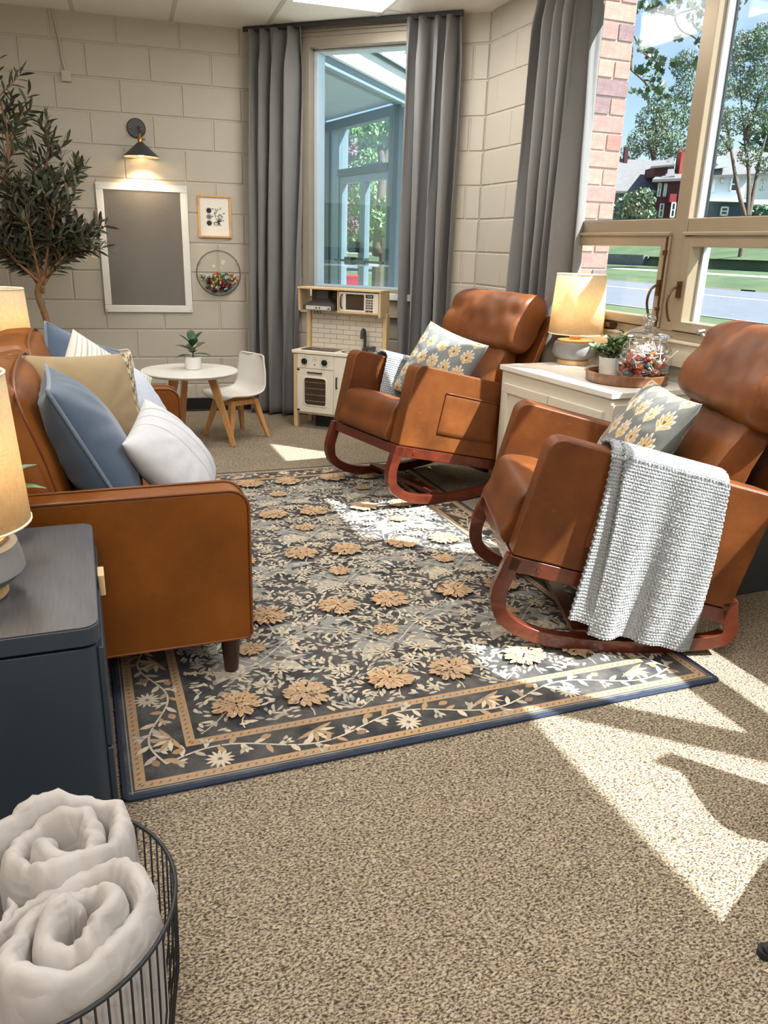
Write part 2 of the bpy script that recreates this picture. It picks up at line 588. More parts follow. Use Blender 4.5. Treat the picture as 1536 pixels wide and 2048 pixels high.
for i in range(-6, 5):
    for k in range(-8, 2):
        c0 = BASE @ Vector(((i + .5) * TX, (k + .5) * TY, 0))
        if not inside(c0.x, c0.y): continue
        if (i, k) in trof_cells:
            TROF_POS.append((BASE @ Vector((i * TX, k * TY, 0)), c0)); continue
        o = bpy.data.objects.new('ceiling_tile', tile_me)
        o.matrix_world = BASE @ T(i * TX, k * TY, 0)
        if trim(o): link(o, cr)
for i in range(-6, 6):
    gg.box(i * TX - 0.013, i * TX + 0.013, -8 * TY, 1.3, CEIL_Z - 0.008, CEIL_Z + 0.03, BASE)
for k in range(-8, 2):
    gg.box(-6 * TX, 5 * TX, k * TY - 0.012, k * TY + 0.012, CEIL_Z - 0.007, CEIL_Z + 0.03, BASE)
# clip the grid at the diagonal wall: the walls hide the rest
trim(gg.obj('ceiling_grid', GRIDM, cr))
# lamps in the ceiling
DIFF = plain('lit_diffuser', (0.9, 0.88, 0.84), 0.5, emit=((1.0, 0.98, 0.95), 9.0))
order = ['near the tall diagonal window', 'above the rug', 'above the sofa', 'over the photographer', 'behind the photographer']
for idx, (P, c0) in enumerate(TROF_POS):
    near = min(range(len(TROFFERS)), key=lambda q: hypot(TROFFERS[q][0] - c0.x, TROFFERS[q][1] - c0.y))
    t = thing('ceiling_light', 'lit rectangular ceiling light panel ' + order[near], 'ceiling light', (P.x, P.y, CEIL_Z), radians(-3), 'recessed ceiling light panels')
    fr = G()
    for b in ((0.014, TX - .014, 0.014, 0.035), (0.014, TX - .014, TY - .035, TY - .014), (0.014, 0.035, .035, TY - .035), (TX - .035, TX - .014, .035, TY - .035)):
        fr.box(b[0], b[1], b[2], b[3], -0.012, 0.02)
    fr.obj('light_frame', WHITEPAINT, t)
    G().box(0.035, TX - .035, .035, TY - .035, -0.03, 0.012).obj('diffuser', DIFF, t)

# ---- baseboard on the back wall
BB = plain('black_vinyl', srgb(22, 21, 22), 0.4)
n_in = Vector((sin(radians(BYAW)), -cos(radians(BYAW))))
bb = G().box(0.0, back_len, -0.012, 0.0, 0.0, 0.10).box(0, back_len, -0.02, -0.012, 0, 0.012).obj('baseboard_back', BB, None, bevel=0.003)
bb.location = (bp[0], bp[1], 0); bb.rotation_euler = (0, 0, radians(BYAW)); tag(bb, 'black vinyl cove baseboard along the back wall', None, None, 'structure')
bb = G().box(0.0, dlen, -0.012, 0.0, 0.0, 0.10).obj('baseboard_back_right', BB)
bb.location = (A_CORNER.x, A_CORNER.y, 0); bb.rotation_euler = (0, 0, radians(DYAW)); tag(bb, 'black vinyl baseboard along the diagonal wall', None, None, 'structure')
bb = G().box(0.0, 7.4, -0.012, 0.0, 0.0, 0.10).obj('baseboard_right', BB)
bb.location = (B_CORNER.x, B_CORNER.y, 0); bb.rotation_euler = (0, 0, radians(-90)); tag(bb, 'black vinyl baseboard under the street window', None, None, 'structure')

# ---- windows
ALU = plain('bronze_beige_aluminium', srgb(162, 144, 120), 0.35, 0.35, var=0.03)
ALUOUT = plain('pale_aluminium', srgb(196, 208, 216), 0.35, 0.3, var=0.03)
ALUDARK = plain('dark_gasket', srgb(38, 40, 44), 0.5)
PANE = glass_pane('window_glass')
STOOL = plain('stool_paint', srgb(196, 182, 158), 0.45, var=0.02)
BRONZE = plain('aged_bronze', srgb(112, 84, 58), 0.35, 0.9)

# window_1: in the diagonal wall (wall space x along the wall, y outwards)
w1 = thing('window_1', 'tall fixed window with grey metal frame between grey curtains', None, (A_CORNER.x, A_CORNER.y, 0), radians(DYAW)); w1['kind'] = 'structure'
x0, x1, z0, z1 = W1
GREYF = plain('grey_brown_frame', srgb(150, 140, 124), 0.4, 0.2)
f = G(); f.box(x0, x0 + .055, -0.02, 0.10, z0, z1); f.box(x1 - .055, x1, -.02, .10, z0, z1); f.box(x0 + .055, x1 - .055, -.02, .10, z1 - .06, z1); f.box(x0 + .055, x1 - .055, -.015, .10, z0, z0 + .02)
f.obj('window_frame', GREYF, w1, bevel=0.003)
f = G(); f.box(x0 + .055, x0 + .085, .05, .16, z0 + .02, z1 - .06); f.box(x1 - .085, x1 - .055, .05, .16, z0 + .02, z1 - .06); f.box(x0 + .085, x1 - .085, .05, .16, z1 - .075, z1 - .06); f.box(x0 + .085, x1 - .085, .05, .16, z0 + .02, z0 + .035)
f.obj('outer_frame', ALUOUT, w1, bevel=0.003)
G().box(x0 + .08, x1 - .08, .095, .101, z0 + .03, z1 - .07).obj('window_pane', PANE, w1)
G().box(x0 - .03, x1 + .04, -.055, .02, z0 - .045, z0).obj('window_sill', WHITEPAINT, w1, bevel=.004)
G().box(x0 - .02, x1 + .03, -.03, .0, z0 - .165, z0 - .045).obj('window_apron', STOOL, w1, bevel=.003)
f = G(); f.box(x0 - .02, x1 + .02, -.022, .0, z1, z1 + .025); f.box(x0 - .02, x1 + .02, -.03, .0, z1 + .025, z1 + .04)
f.obj('head_trim', GREYF, w1, bevel=.002)

# window_2: in the right wall; wall space x = 4.88 - Y, y outwards (+X world)
w2 = thing('window_2', 'wide beige metal street window with casements below fixed panes', None, (B_CORNER.x, B_CORNER.y, 0), radians(-90)); w2['kind'] = 'structure'
x0, x1, z0, z1 = W2
MUL = [1.955, 3.16, 4.42, 5.66]
fr = G()
fr.box(x0, x0 + .085, -.015, .064, z0, z1); fr.box(x1 - .085, x1, -.015, .09, z0, z1)
fr.box(x0 + .085, x1 - .085, -.015, .09, z1 - .07, z1); fr.box(x0 + .085, x1 - .085, -.015, .09, z0, z0 + .035)
fr.obj('window_frame', ALU, w2, bevel=.003)
for mx in MUL:
    G().box(mx - .041, mx + .041, -.02, .064, z0 + .035, z1 - .07).obj('mullion', ALU, w2, bevel=.003)
bays = list(zip([x0 + .085] + [m + .041 for m in MUL], [m - .041 for m in MUL] + [x1 - .085]))
for bi, (a, b) in enumerate(bays):
    G().box(a, b, -.015, .064, 1.325, 1.395).obj('transom_bar', ALU, w2, bevel=.003)
    o = G(); o.box(a, a + .014, .02, .064, 1.395, z1 - .07); o.box(b - .014, b, .02, .064, 1.395, z1 - .07)
    o.obj('outer_bead', ALUOUT, w2, bevel=.003)
    o = G(); o.box(a + .014, a + .019, .054, .064, 1.395, z1 - .07); o.box(a + .014, b - .014, .05, .064, 1.395, 1.402)
    o.obj('gasket', ALUDARK, w2)
    G().box(a + .014, b - .014, .057, .062, 1.396, z1 - .068).obj('window_pane', PANE, w2)
    # casement sash
    s = G(); sa, sb, sz0, sz1 = a + .004, b - .004, .925, 1.322
    s.box(sa, sa + .055, -.03, .05, sz0, sz1); s.box(sb - .055, sb, -.03, .05, sz0, sz1); s.box(sa + .055, sb - .055, -.03, .05, sz1 - .045, sz1); s.box(sa + .055, sb - .055, -.03, .05, sz0, sz0 + .042)
    so = s.obj('casement_sash', ALU, w2, bevel=.004)
    o = G(); o.box(sa + .055, sa + .066, .03, .064, sz0 + .042, sz1 - .045).box(sb - .062, sb - .055, .03, .064, sz0 + .042, sz1 - .045); o.obj('sash_bead', ALUOUT, so)
    G().box(sa + .058, sb - .056, .05, .056, sz0 + .04, sz1 - .04).obj('sash_pane', PANE, so)
    G().box(sa - .004, sb + .004, -.04, -.015, sz1 + .002, sz1 + .016).obj('drip_ledge', ALU, w2, bevel=.003)
    # lever handle: left bay has it on its right stile, the others on the left stile
    hx = sb - .022 if bi == 0 else sa + .022
    h = G(); h.box(hx - .011, hx + .011, -.042, -.03, 1.065, 1.135)
    h.tube(catmull([(hx, -.045, 1.115), (hx - .004, -.075, 1.09), (hx - .006, -.085, 1.04), (hx - .004, -.072, .985), (hx - .002, -.06, .965)], 5), [.006] * 20 + [.005], 8)
    h.obj('lever_handle', BRONZE, so, smooth=40)
    if bi == 0:
        r = G(); r.box(hx + .008, hx + .015, -.038, -.03, .93, 1.318); r.box(hx, hx + .02, -.042, -.03, 1.24, 1.262); r.box(hx, hx + .02, -.042, -.03, 1.0, 1.016); r.box(hx, hx + .02, -.042, -.03, .955, .975)
        r.obj('strike_rod', BRONZE, so, bevel=.001)
    cxm = (sa + .52) if bi == 0 else (sa + .30)
    r = G(); r.box(cxm - .05, cxm + .05, -.06, -.02, .895, .918); r.tube([(cxm - .03, -.055, .912), (cxm - .06, -.075, .935), (cxm - .02, -.10, .95)], .006, 8); r.cyl(.009, 0, .03, 10, T(cxm - .02, -.10, .95) @ RX(100))
    r.obj('crank_operator', BRONZE if bi == 0 else STEEL, w2, smooth=40)
st = G().box(x0 - .02, x1, -.045, .0, z0 - .012, z0 + .0).obj('window_stool', STOOL, w2, bevel=.003)
G().box(x0 - .0, x1, -.03, -.0, z0 - .115, z0 - .012).obj('window_apron', STOOL, w2, bevel=.003)
# ================================================================ curtains
CURT = fabric('curtain_linen', srgb(120, 118, 117), 0.06, 600, 0.9, 0.25, 0.15, 12)
def curtain(label, top0, top1, bot0, bot1, z0, z1, folds, amp, seed, normal):
    """pleated curtain hanging between two plan points; amp is the fold depth"""
    rnd = random.Random(seed)
    t0, t1, b0, b1 = Vector(top0), Vector(top1), Vector(bot0), Vector(bot1)
    n = Vector(normal).normalized()
    ph = [rnd.uniform(-.5, .5) for _ in range(folds + 1)]
    wd = [rnd.uniform(.75, 1.25) for _ in range(folds)]
    tot = sum(wd); acc = [0]
    for w in wd: acc.append(acc[-1] + w / tot)
    NU, NV = folds * 20, 60
    def fn(u, v):
        i = max(0, min(folds - 1, next((k for k in range(folds) if u <= acc[k + 1]), folds - 1)))
        loc = (u - acc[i]) / (acc[i + 1] - acc[i])
        s = sin(2 * pi * loc + ph[i] * v * 0.9)
        s = s * (1 + 0.35 * abs(s))
        # pinch pleats: sharp and shallow in the heading tape, opening below it
        hd = min(1, max(0, (v - 0.0) / 0.09))
        a = amp * (0.45 + 0.55 * hd) * (1 + 0.18 * sin(5 * u + 3 * v + seed))
        pinch = (abs(2 * loc - 1) ** 3) * (1 - hd) * 0.02
        q = t0.lerp(t1, u).lerp(b0.lerp(b1, u), v ** 1.15)
        lat = (b1 - b0).normalized() * 0.012 * sin(2 * pi * loc * 2 + 6 * v + ph[i] * 5) * hd
        w = mnoise.noise(Vector((u * 9, v * 7, seed))) * 0.008
        p = q + n * (a * s * 0.5 + pinch + w) + lat
        return (p.x, p.y, z1 + (z0 - z1) * v)
    t = G().grid(fn, NU, NV).obj('curtain', CURT, None, smooth=180, solid=0.004)
    tag(t, label, 'curtain', 'floor length grey curtains')
    # hem and heading sewn as their own bands
    return t
dv = (B_CORNER - A_CORNER).normalized(); dn = Vector((dv.y, -dv.x))      # dn points into the room
def D(t, off): p = A_CORNER + dv * t + dn * off; return (p.x, p.y)
curtain('left grey curtain of the tall window, in the corner beside the framed print', D(.03, .08), D(.415, .075), D(.01, .13), D(.36, .11), .015, 2.585, 4, .10, 3, dn)
curtain('right grey curtain of the tall window, behind the far rocker', D(1.165, .08), D(1.51, .08), D(1.185, .09), D(1.53, .09), .015, 2.585, 4, .10, 8, dn)
curtain('dark grey curtain at the left end of the street window', (2.425, 4.15), (2.425, 3.70), (2.42, 4.27), (2.41, 3.60), .015, 2.585, 5, .105, 14, (-1, 0))
# tracks
def track(label, p0, p1):
    g = G(); g.bar((p0[0], p0[1], 2.592), (p1[0], p1[1], 2.592), .022, .03)
    o = g.obj('curtain_track', DARKMETAL, None, bevel=.003); tag(o, label, 'curtain track')
track('dark ceiling track carrying the two curtains of the tall window', D(-.02, .08), D(1.52, .08))
track('dark ceiling track of the street window curtain', (2.425, 4.22), (2.425, -1.8))

# ================================================================ things on the back wall
bn = Vector((sin(radians(BYAW)), -cos(radians(BYAW))))
def BW(x, off=0.0):
    """point on the back wall plane by world x, off metres into the room"""
    s = (x - A_CORNER.x) / bdir.x
    p = A_CORNER + bdir * s + bn * off
    return p
BROT = radians(BYAW)
# brick-building baseplate board
p = BW(0.473, 0.0)
t = thing('building_board', 'large grey studded building board in a white frame under the sconce', 'board', (p.x, p.y, 1.168), BROT)
fr = G(); w_, h_ = .611, .866
for b in ((-w_ / 2, w_ / 2, -h_ / 2, -h_ / 2 + .05), (-w_ / 2, w_ / 2, h_ / 2 - .047, h_ / 2), (-w_ / 2, -w_ / 2 + .048, -h_ / 2 + .05, h_ / 2 - .047), (w_ / 2 - .05, w_ / 2, -h_ / 2 + .05, h_ / 2 - .047)):
    fr.box(b[0], b[1], -.02, -.002, b[2], b[3])
fr.obj('board_frame', WHITE, t, bevel=.004)
GREYP = plain('grey_baseplate', srgb(128, 122, 114), 0.45, var=.02)
G().box(-w_ / 2 + .045, w_ / 2 - .045, -.013, -.003, -h_ / 2 + .045, h_ / 2 - .045).obj('baseplate', GREYP, t)
nx, nz = 64, 96
ang = np.arange(6) * 2 * pi / 6
xs = np.linspace(-w_ / 2 + .054, w_ / 2 - .054, nx); zs = np.linspace(-h_ / 2 + .056, h_ / 2 - .053, nz)
cx, cz = np.meshgrid(xs, zs); cx = cx.ravel(); cz = cz.ravel(); K_ = len(cx)
base = np.stack([np.cos(ang) * .0026, np.zeros(6), np.sin(ang) * .0026], 1)
V_ = np.zeros((K_, 12, 3))
V_[:, :6] = base; V_[:, 6:] = base * .95; V_[:, 6:, 1] = -.0032
V_ += np.stack([cx, np.full(K_, -.013), cz], 1)[:, None, :]
F_ = [[i, (i + 1) % 6, 6 + (i + 1) % 6, 6 + i] for i in range(6)] + [[6, 7, 8, 9], [6, 9, 10, 11]]
F_ = (np.arange(K_)[:, None, None] * 12 + np.array(F_)[None]).reshape(-1, 4)
o = np_obj('stud_grid', V_.reshape(-1, 3), F_, GREYP, t, smooth=False); o['kind'] = 'stuff'
for sx in (-1, 1):
    for sz in (-1, 1):
        G().cyl(.005, 0, .003, 10, T(sx * (w_ / 2 - .015), -.02, sz * (h_ / 2 - .015)) @ RX(90)).obj('screw', STEEL, t, smooth=40)
# framed print
p = BW(0.962, 0.0)
t = thing('framed_print', 'small botanical print in a thin oak frame beside the curtain', 'picture', (p.x, p.y, 1.406), BROT)
fr = G(); w_, h_ = .232, .285; b = .014
fr.box(-w_ / 2, w_ / 2, -.022, -.001, -h_ / 2, -h_ / 2 + b).box(-w_ / 2, w_ / 2, -.022, -.001, h_ / 2 - b, h_ / 2).box(-w_ / 2, -w_ / 2 + b, -.022, -.001, -h_ / 2 + b, h_ / 2 - b).box(w_ / 2 - b, w_ / 2, -.022, -.001, -h_ / 2 + b, h_ / 2 - b)
fr.obj('picture_frame', OAK, t, bevel=.002)
PAPER = plain('print_paper', srgb(238, 232, 220), 0.7, var=.01)
G().box(-w_ / 2 + b, w_ / 2 - b, -.010, -.002, -h_ / 2 + b, h_ / 2 - b).obj('print', PAPER, t)
INK = plain('print_ink', srgb(58, 58, 54), .8); INKG = plain('print_ink_grey', srgb(150, 146, 136), .8)
def flat_leaf(g, cx, cz, ang, L, W, y, n=5):
    P = []
    for k in range(n + 1): a = k / n; P.append((a * L, W / 2 * sin(pi * a) ** .8))
    for k in range(n - 1, 0, -1): a = k / n; P.append((a * L, -W / 2 * sin(pi * a) ** .8))
    ca, sa = cos(ang), sin(ang)
    g.add([(cx + x * ca - z * sa, y, cz + x * sa + z * ca) for x, z in P], [tuple(range(len(P)))[::-1]])
gd, gl = G(), G(); rn = random.Random(5)
for k in range(3):
    cx = -.040; cz = .040 - k * .042
    for q in range(9): flat_leaf(gd if k != 1 else gl, cx, cz, q * 2 * pi / 9, .022, .012, -.0103)
for k in range(26):
    a = rn.uniform(0, 2 * pi); r = .014 + .038 * rn.random()
    flat_leaf(gl, .014 + r * cos(a) * .8, .0 + r * 1.2 * sin(a), rn.uniform(0, 6.3), .025, .009, -.0103)
for k in range(7): flat_leaf(gd, .03, -.035, .4 + k * .75, .022, .008, -.0104)
for k in range(5): flat_leaf(gl, -.005 + .012 * k, -.066, 1.2 + .2 * k, .02, .006, -.0103)
gd.obj('print_motif', INK, t, kind='stuff'); gl.obj('print_motif', INKG, t, kind='stuff')
# acrylic half bubble
p = BW(0.975, 0.0)
t = thing('wall_bubble', 'clear acrylic bubble on the wall, half filled with tiny colourful toys', 'wall display', (p.x, p.y, 1.017), BROT)
ACR = glass_pane('clear_acrylic', (0.95, 0.96, 0.95))
R_ = .155
prof = [(R_ + .006, 0.0), (R_, .004)] + [(R_ * cos(a), .004 + .115 * sin(a)) for a in np.linspace(.05, pi / 2 - .02, 12)]
G().lathe(prof, 40, RX(90), False, True).obj('bubble_dome', ACR, t, smooth=180)
G().lathe([(R_ - .002, .001), (R_ + .008, .001), (R_ + .008, .005), (R_ - .002, .005)], 40, RX(90), False, False).obj('bubble_rim', glass_pane('rim_acrylic', (.8, .82, .8)), t, smooth=40)
for a in (30, 150, 270): G().cyl(.006, .004, .012, 10, T((R_ - .004) * cos(radians(a)), 0, (R_ - .004) * sin(radians(a))) @ RX(90)).obj('screw', STEEL, t, smooth=40)
toycols = [srgb(*c) for c in ((196, 52, 40), (222, 130, 50), (40, 92, 120), (38, 110, 80), (226, 214, 190), (96, 46, 36), (210, 170, 60), (60, 60, 80), (160, 40, 60), (150, 200, 200))]
TOYM = [plain('toy_plastic', c, .3, var=.03) for c in toycols]
rn = random.Random(11)
toy_me = []
for q in range(len(TOYM)):
    g = G()
    if q % 3 == 0: g.prism(rrect(-.012, .012, -.006, .006, .003, 2), -.005, .005)
    elif q % 3 == 1: g.lathe([(.003, -.013), (.0065, -.008), (.0065, .006), (.003, .009), (.003, .014)], 7)
    else: g.box(-.009, .009, -.006, .006, -.006, .006).box(-.004, .004, -.003, .003, .006, .009)
    me = g.mesh('tiny_toy'); me.materials.append(TOYM[q]); toy_me.append(me)
BM_ = Matrix.Translation((p.x, p.y, 1.017)) @ Matrix.Rotation(BROT, 4, 'Z')
cnt = 0
while cnt < 210:
    x, y, z = rn.uniform(-R_, R_), rn.uniform(.012, .115), rn.uniform(-R_, -.012 + .015 * rn.random())
    if (x / R_) ** 2 + (z / R_) ** 2 + ((y - .004) / .115) ** 2 > .80: continue
    o = bpy.data.objects.new('tiny_toy', toy_me[cnt % len(toy_me)])
    o.matrix_world = BM_ @ Matrix.Translation((x, -y, z)) @ Euler((rn.uniform(0, 6), rn.uniform(0, 6), rn.uniform(0, 6))).to_matrix().to_4x4()
    link(o); tag(o, 'tiny colourful toy heaped inside the clear wall bubble', 'toy', 'tiny toys in the wall bubble'); cnt += 1
# sconce
p = BW(0.462, 0.0)
t = thing('wall_sconce', 'charcoal cone wall sconce with brass joint above the grey board', 'wall lamp', (p.x, p.y, 1.95), BROT)
CHAR = plain('charcoal_metal', srgb(66, 66, 68), .42, .2)
G().lathe([(.062, 0), (.062, .014), (.056, .02)], 32, RX(90)).obj('backplate', CHAR, t, smooth=40)
for sx in (-.04, .032): G().lathe([(.007, .018), (.006, .024), (.002, .026)], 10, T(sx, 0, -.004) @ RX(90)).obj('screw', BRASS, t, smooth=60)
G().tube([(0.015, -.015, 0), (.016, -.07, 0), (.018, -.105, -.008), (.02, -.112, -.045)], .009, 10).obj('arm', CHAR, t, smooth=60)
g = G().lathe([(.012, 0), (.016, .004), (.016, .022), (.011, .028), (.011, .05), (.006, .056)], 16, T(.02, -.112, -.098)); g.cyl(.005, -.03, .02, 8, T(.034, -.112, -.078) @ RY(90))
g.obj('brass_joint', BRASS, t, smooth=40)
SHIN = plain('shade_inside', srgb(235, 214, 176), .5)
G().lathe([(.118, -.088), (.118, -.085), (.02, 0.0), (.012, .006)], 36, T(.022, -.115, -.10), False, True).obj('shade', CHAR, t, smooth=30)
G().lathe([(.1165, -.0875), (.019, -.003)], 36, T(.022, -.115, -.10), False, False).obj('shade_lining', SHIN, t, smooth=60)
BULB = plain('lit_bulb', (1, .9, .75), .4, emit=((1, .82, .58), 25))
G().lathe([(.004, -.086), (.018, -.078), (.026, -.06), (.022, -.04), (.012, -.02)], 18, T(.022, -.115, -.10)).obj('bulb', BULB, t, smooth=180)
ld = bpy.data.lights.new('sconce_light', 'SPOT'); ld.energy = 16; ld.color = (1, .78, .52); ld.shadow_soft_size = .03; ld.spot_size = radians(125); ld.spot_blend = .6
lo = bpy.data.objects.new('sconce_light', ld); q = BW(.484, .115); lo.location = (q.x, q.y, 1.745); COL.objects.link(lo)
# cable box
p = BW(.048)
t = thing('surface_wire_cover', 'beige wire cover running down to a small box near the ceiling', 'wire cover', (p.x, p.y, 2.23), BROT)
G().box(-.03, .03, -.028, -.001, -.033, .033).obj('junction_box', PAINT, t, bevel=.004)
G().tube([(-.05, -.008, CEIL_Z - 2.23), (-.035, -.009, .27), (-.02, -.009, .18), (-.016, -.009, .10), (-.004, -.009, .03)], .008, 8).obj('wire_duct', PAINT, t, smooth=60)

# ================================================================ rug: flat woven pattern drawn as shapes
RUGX0, RUGX1, RUGY0, RUGY1 = -.008, 1.75, 1.59, 4.25
NAVY = srgb(44, 46, 52)
rug = G().prism(rrect(RUGX0, RUGX1, RUGY0, RUGY1, .02, 4), .001, .009)
RUGB = plain('rug_binding', srgb(34, 44, 66), .85, var=.15, vscale=60, bump=.4, bscale=500)
rug = rug.obj('rug', RUGB, None, bevel=.003)
tag(rug, 'large navy and cream floral rug with apricot flowers between sofa and rockers', 'rug')
class Pat:
    def __init__(s): s.v = []; s.f = []; s.c = []; s.z = .0094
    def poly(s, P, c):
        b = len(s.v); zz = s._z(); s.v += [(x, y, zz) for x, y in P]; s.c += [c] * len(P); s.f.append(tuple(range(b, b + len(P))))
    def rect(s, x0, x1, y0, y1, c): s.poly([(x0, y0), (x1, y0), (x1, y1), (x0, y1)], c)
    def leaf(s, x, y, a, L, W, c, bend=0.0, n=4):
        P = []; Q = []
        for k in range(n + 1):
            t = k / n; w = W / 2 * sin(pi * min(1, t * .97 + .02)) ** .85
            px = L * t; py = bend * L * t * t
            P.append((px, py + w)); Q.append((px, py - w))
        ca, sa = cos(a), sin(a)
        s.poly([(x + p * ca - q * sa, y + p * sa + q * ca) for p, q in Q + P[::-1]], c)
    def line(s, pts, w, c):
        for (x0, y0), (x1, y1) in zip(pts[:-1], pts[1:]):
            d = hypot(x1 - x0, y1 - y0) or 1e-9; nx, ny = -(y1 - y0) / d * w / 2, (x1 - x0) / d * w / 2
            ex, ey = (x1 - x0) / d * w * .3, (y1 - y0) / d * w * .3
            s.poly([(x0 + nx - ex, y0 + ny - ey), (x0 - nx - ex, y0 - ny - ey), (x1 - nx + ex, y1 - ny + ey), (x1 + nx + ex, y1 + ny + ey)], c)
    def up(s, d=.00012): s.z += d
    def _z(s): s.k = getattr(s, 'k', 0) + 1; return s.z + s.k * 5e-8
    def blob(s, x, y, r, c, n=14, jag=.15, sy=1.0, rnd=random):
        s.poly([(x + r * (1 + rnd.uniform(-jag, jag)) * cos(2 * pi * k / n), y + sy * r * (1 + rnd.uniform(-jag, jag)) * sin(2 * pi * k / n)) for k in range(n)], c)
CREAM = srgb(214, 198, 172); PALE = srgb(184, 174, 156); TAN = srgb(184, 148, 108); APR = srgb(202, 166, 126); APRD = srgb(178, 138, 98)
SAGE = srgb(142, 142, 137); GREY = srgb(126, 129, 130); DARK = srgb(42, 43, 48); BROWN = srgb(106, 92, 76); ROSE = srgb(150, 116, 98)
R = random.Random(21)
pt = Pat()
i0 = .022
pt.rect(RUGX0 + .012, RUGX1 - .012, RUGY0 + .012, RUGY1 - .012, srgb(40, 48, 62)); pt.up()
def ring(i, w, c):
    a, b, d, e = RUGX0 + i, RUGX1 - i, RUGY0 + i, RUGY1 - i
    pt.rect(a, b, d, d + w, c); pt.rect(a, b, e - w, e, c); pt.rect(a, a + w, d + w, e - w, c); pt.rect(b - w, b, d + w, e - w, c)
ring(.03, .026, TAN); ring(.056, .108, DARK); ring(.164, .026, TAN)
fi = .19
FX0, FX1, FY0, FY1 = RUGX0 + fi, RUGX1 - fi, RUGY0 + fi, RUGY1 - fi
pt.rect(FX0, FX1, FY0, FY1, DARK); pt.up()
# guilloche ticks in the tan bands
def ticks(i, w):
    per = []
    a, b, d, e = RUGX0 + i + w / 2, RUGX1 - i - w / 2, RUGY0 + i + w / 2, RUGY1 - i - w / 2
    x = a
    while x < b:
        for y in (d, e): pt.leaf(x, y - .006, .8, .014, .006, BROWN, 0, 2)
        x += .021
    y = d
    while y < e:
        for x in (a, b): pt.leaf(x - .006, y, .8, .014, .006, BROWN, 0, 2)
        y += .021
ticks(.03, .026); ticks(.164, .026)
for x0_, x1_, y0_, y1_ in ((RUGX0 + .016, RUGX1 - .016, RUGY0 + .022, RUGY0 + .025), (RUGX0 + .016, RUGX1 - .016, RUGY1 - .025, RUGY1 - .022)):
    pt.rect(x0_, x1_, y0_, y1_, SAGE)
for x_ in (RUGX0 + .022, RUGX1 - .025): pt.rect(x_, x_ + .003, RUGY0 + .016, RUGY1 - .016, SAGE)
pt.up()
def rosette(x, y, r, n, c, cc=None, a0=0.0, wid=.5):
    for k in range(n):
        a = a0 + 2 * pi * k / n
        pt.leaf(x + r * .12 * cos(a), y + r * .12 * sin(a), a, r * .88, r * wid * 2 * pi / n * .82, c)
    if cc:
        pt.up(); pt.blob(x, y, r * .14, cc, 8, .1, 1, R)
# scrolling border
def border(p0, p1, inward):
    p0, p1, iw = Vector(p0), Vector(p1), Vector(inward)
    L = (p1 - p0).length; d = (p1 - p0).normalized()
    base = atan2(d.y, d.x); ni = max(1, round(L / .44)); per = L / ni
    P = lambda s, o: p0 + d * s + iw * o
    z0 = pt.z
    pts = []
    N = ni * 22
    for k in range(N + 1):
        s = L * k / N; o = .034 * sin(2 * pi * s / per)
        q = P(s, o); pts.append((q.x, q.y))
    pt.line(pts, .0055, CREAM)
    sgn = 1 if d.cross(iw) > 0 else -1
    for k in range(ni * 17):
        s = (k + .3) * L / (ni * 17); ph = 2 * pi * s / per; o = .034 * sin(ph)
        q = P(s, o); side = 1 if k % 2 else -1
        a = base + sgn * (atan2(.034 * 2 * pi / per * cos(ph), 1) + side * R.uniform(.6, 1.1))
        pt.leaf(q.x, q.y, a, R.uniform(.034, .050), R.uniform(.014, .019), R.choice((CREAM, CREAM, PALE, TAN)), .12 * side)
        if k % 3 == 0:
            q2 = (q.x + .02 * cos(a), q.y + .02 * sin(a)); pt.leaf(q2[0], q2[1], a + side * .9, .030, .013, PALE); pt.leaf(q2[0], q2[1], a - side * .5, .026, .010, CREAM)
    pt.up()
    for k in range(ni):
        q = P((k + .25) * per, -.022); rosette(q.x, q.y, .038, 13, CREAM, BROWN, R.random(), .62)
        q = P((k + .75) * per, .024)
        for j in range(7): pt.leaf(q.x, q.y, base + sgn * (-2.4 + j * .42) - pi * 0, .058, .014, CREAM if j % 2 else TAN, .25 * (j - 3) / 3)
        for s_, o_, cc in ((.5, .03, APRD), (.98, -.03, ROSE), (.06, .036, APRD)):
            q = P((k + s_) * per, o_); pt.leaf(q.x - .014 * d.x, q.y - .014 * d.y, base + .3, .032, .022, cc)
    pt.z = z0
bi_ = .110
cx0_, cx1_, cy0_, cy1_ = RUGX0 + bi_, RUGX1 - bi_, RUGY0 + bi_, RUGY1 - bi_
border((cx0_, cy0_), (cx1_, cy0_), (0, 1)); border((cx1_, cy0_), (cx1_, cy1_), (-1, 0)); border((cx1_, cy1_), (cx0_, cy1_), (0, -1)); border((cx0_, cy1_), (cx0_, cy0_), (1, 0))
# field lattice
def clip_in(x, y, m=0.0): return FX0 + m < x < FX1 - m and FY0 + m < y < FY1 - m
PX, PY = .46, .52
OX, OY = .872, 2.196
cells = [(i, j) for i in range(-3, 4) for j in range(-3, 6)]
zf = pt.z
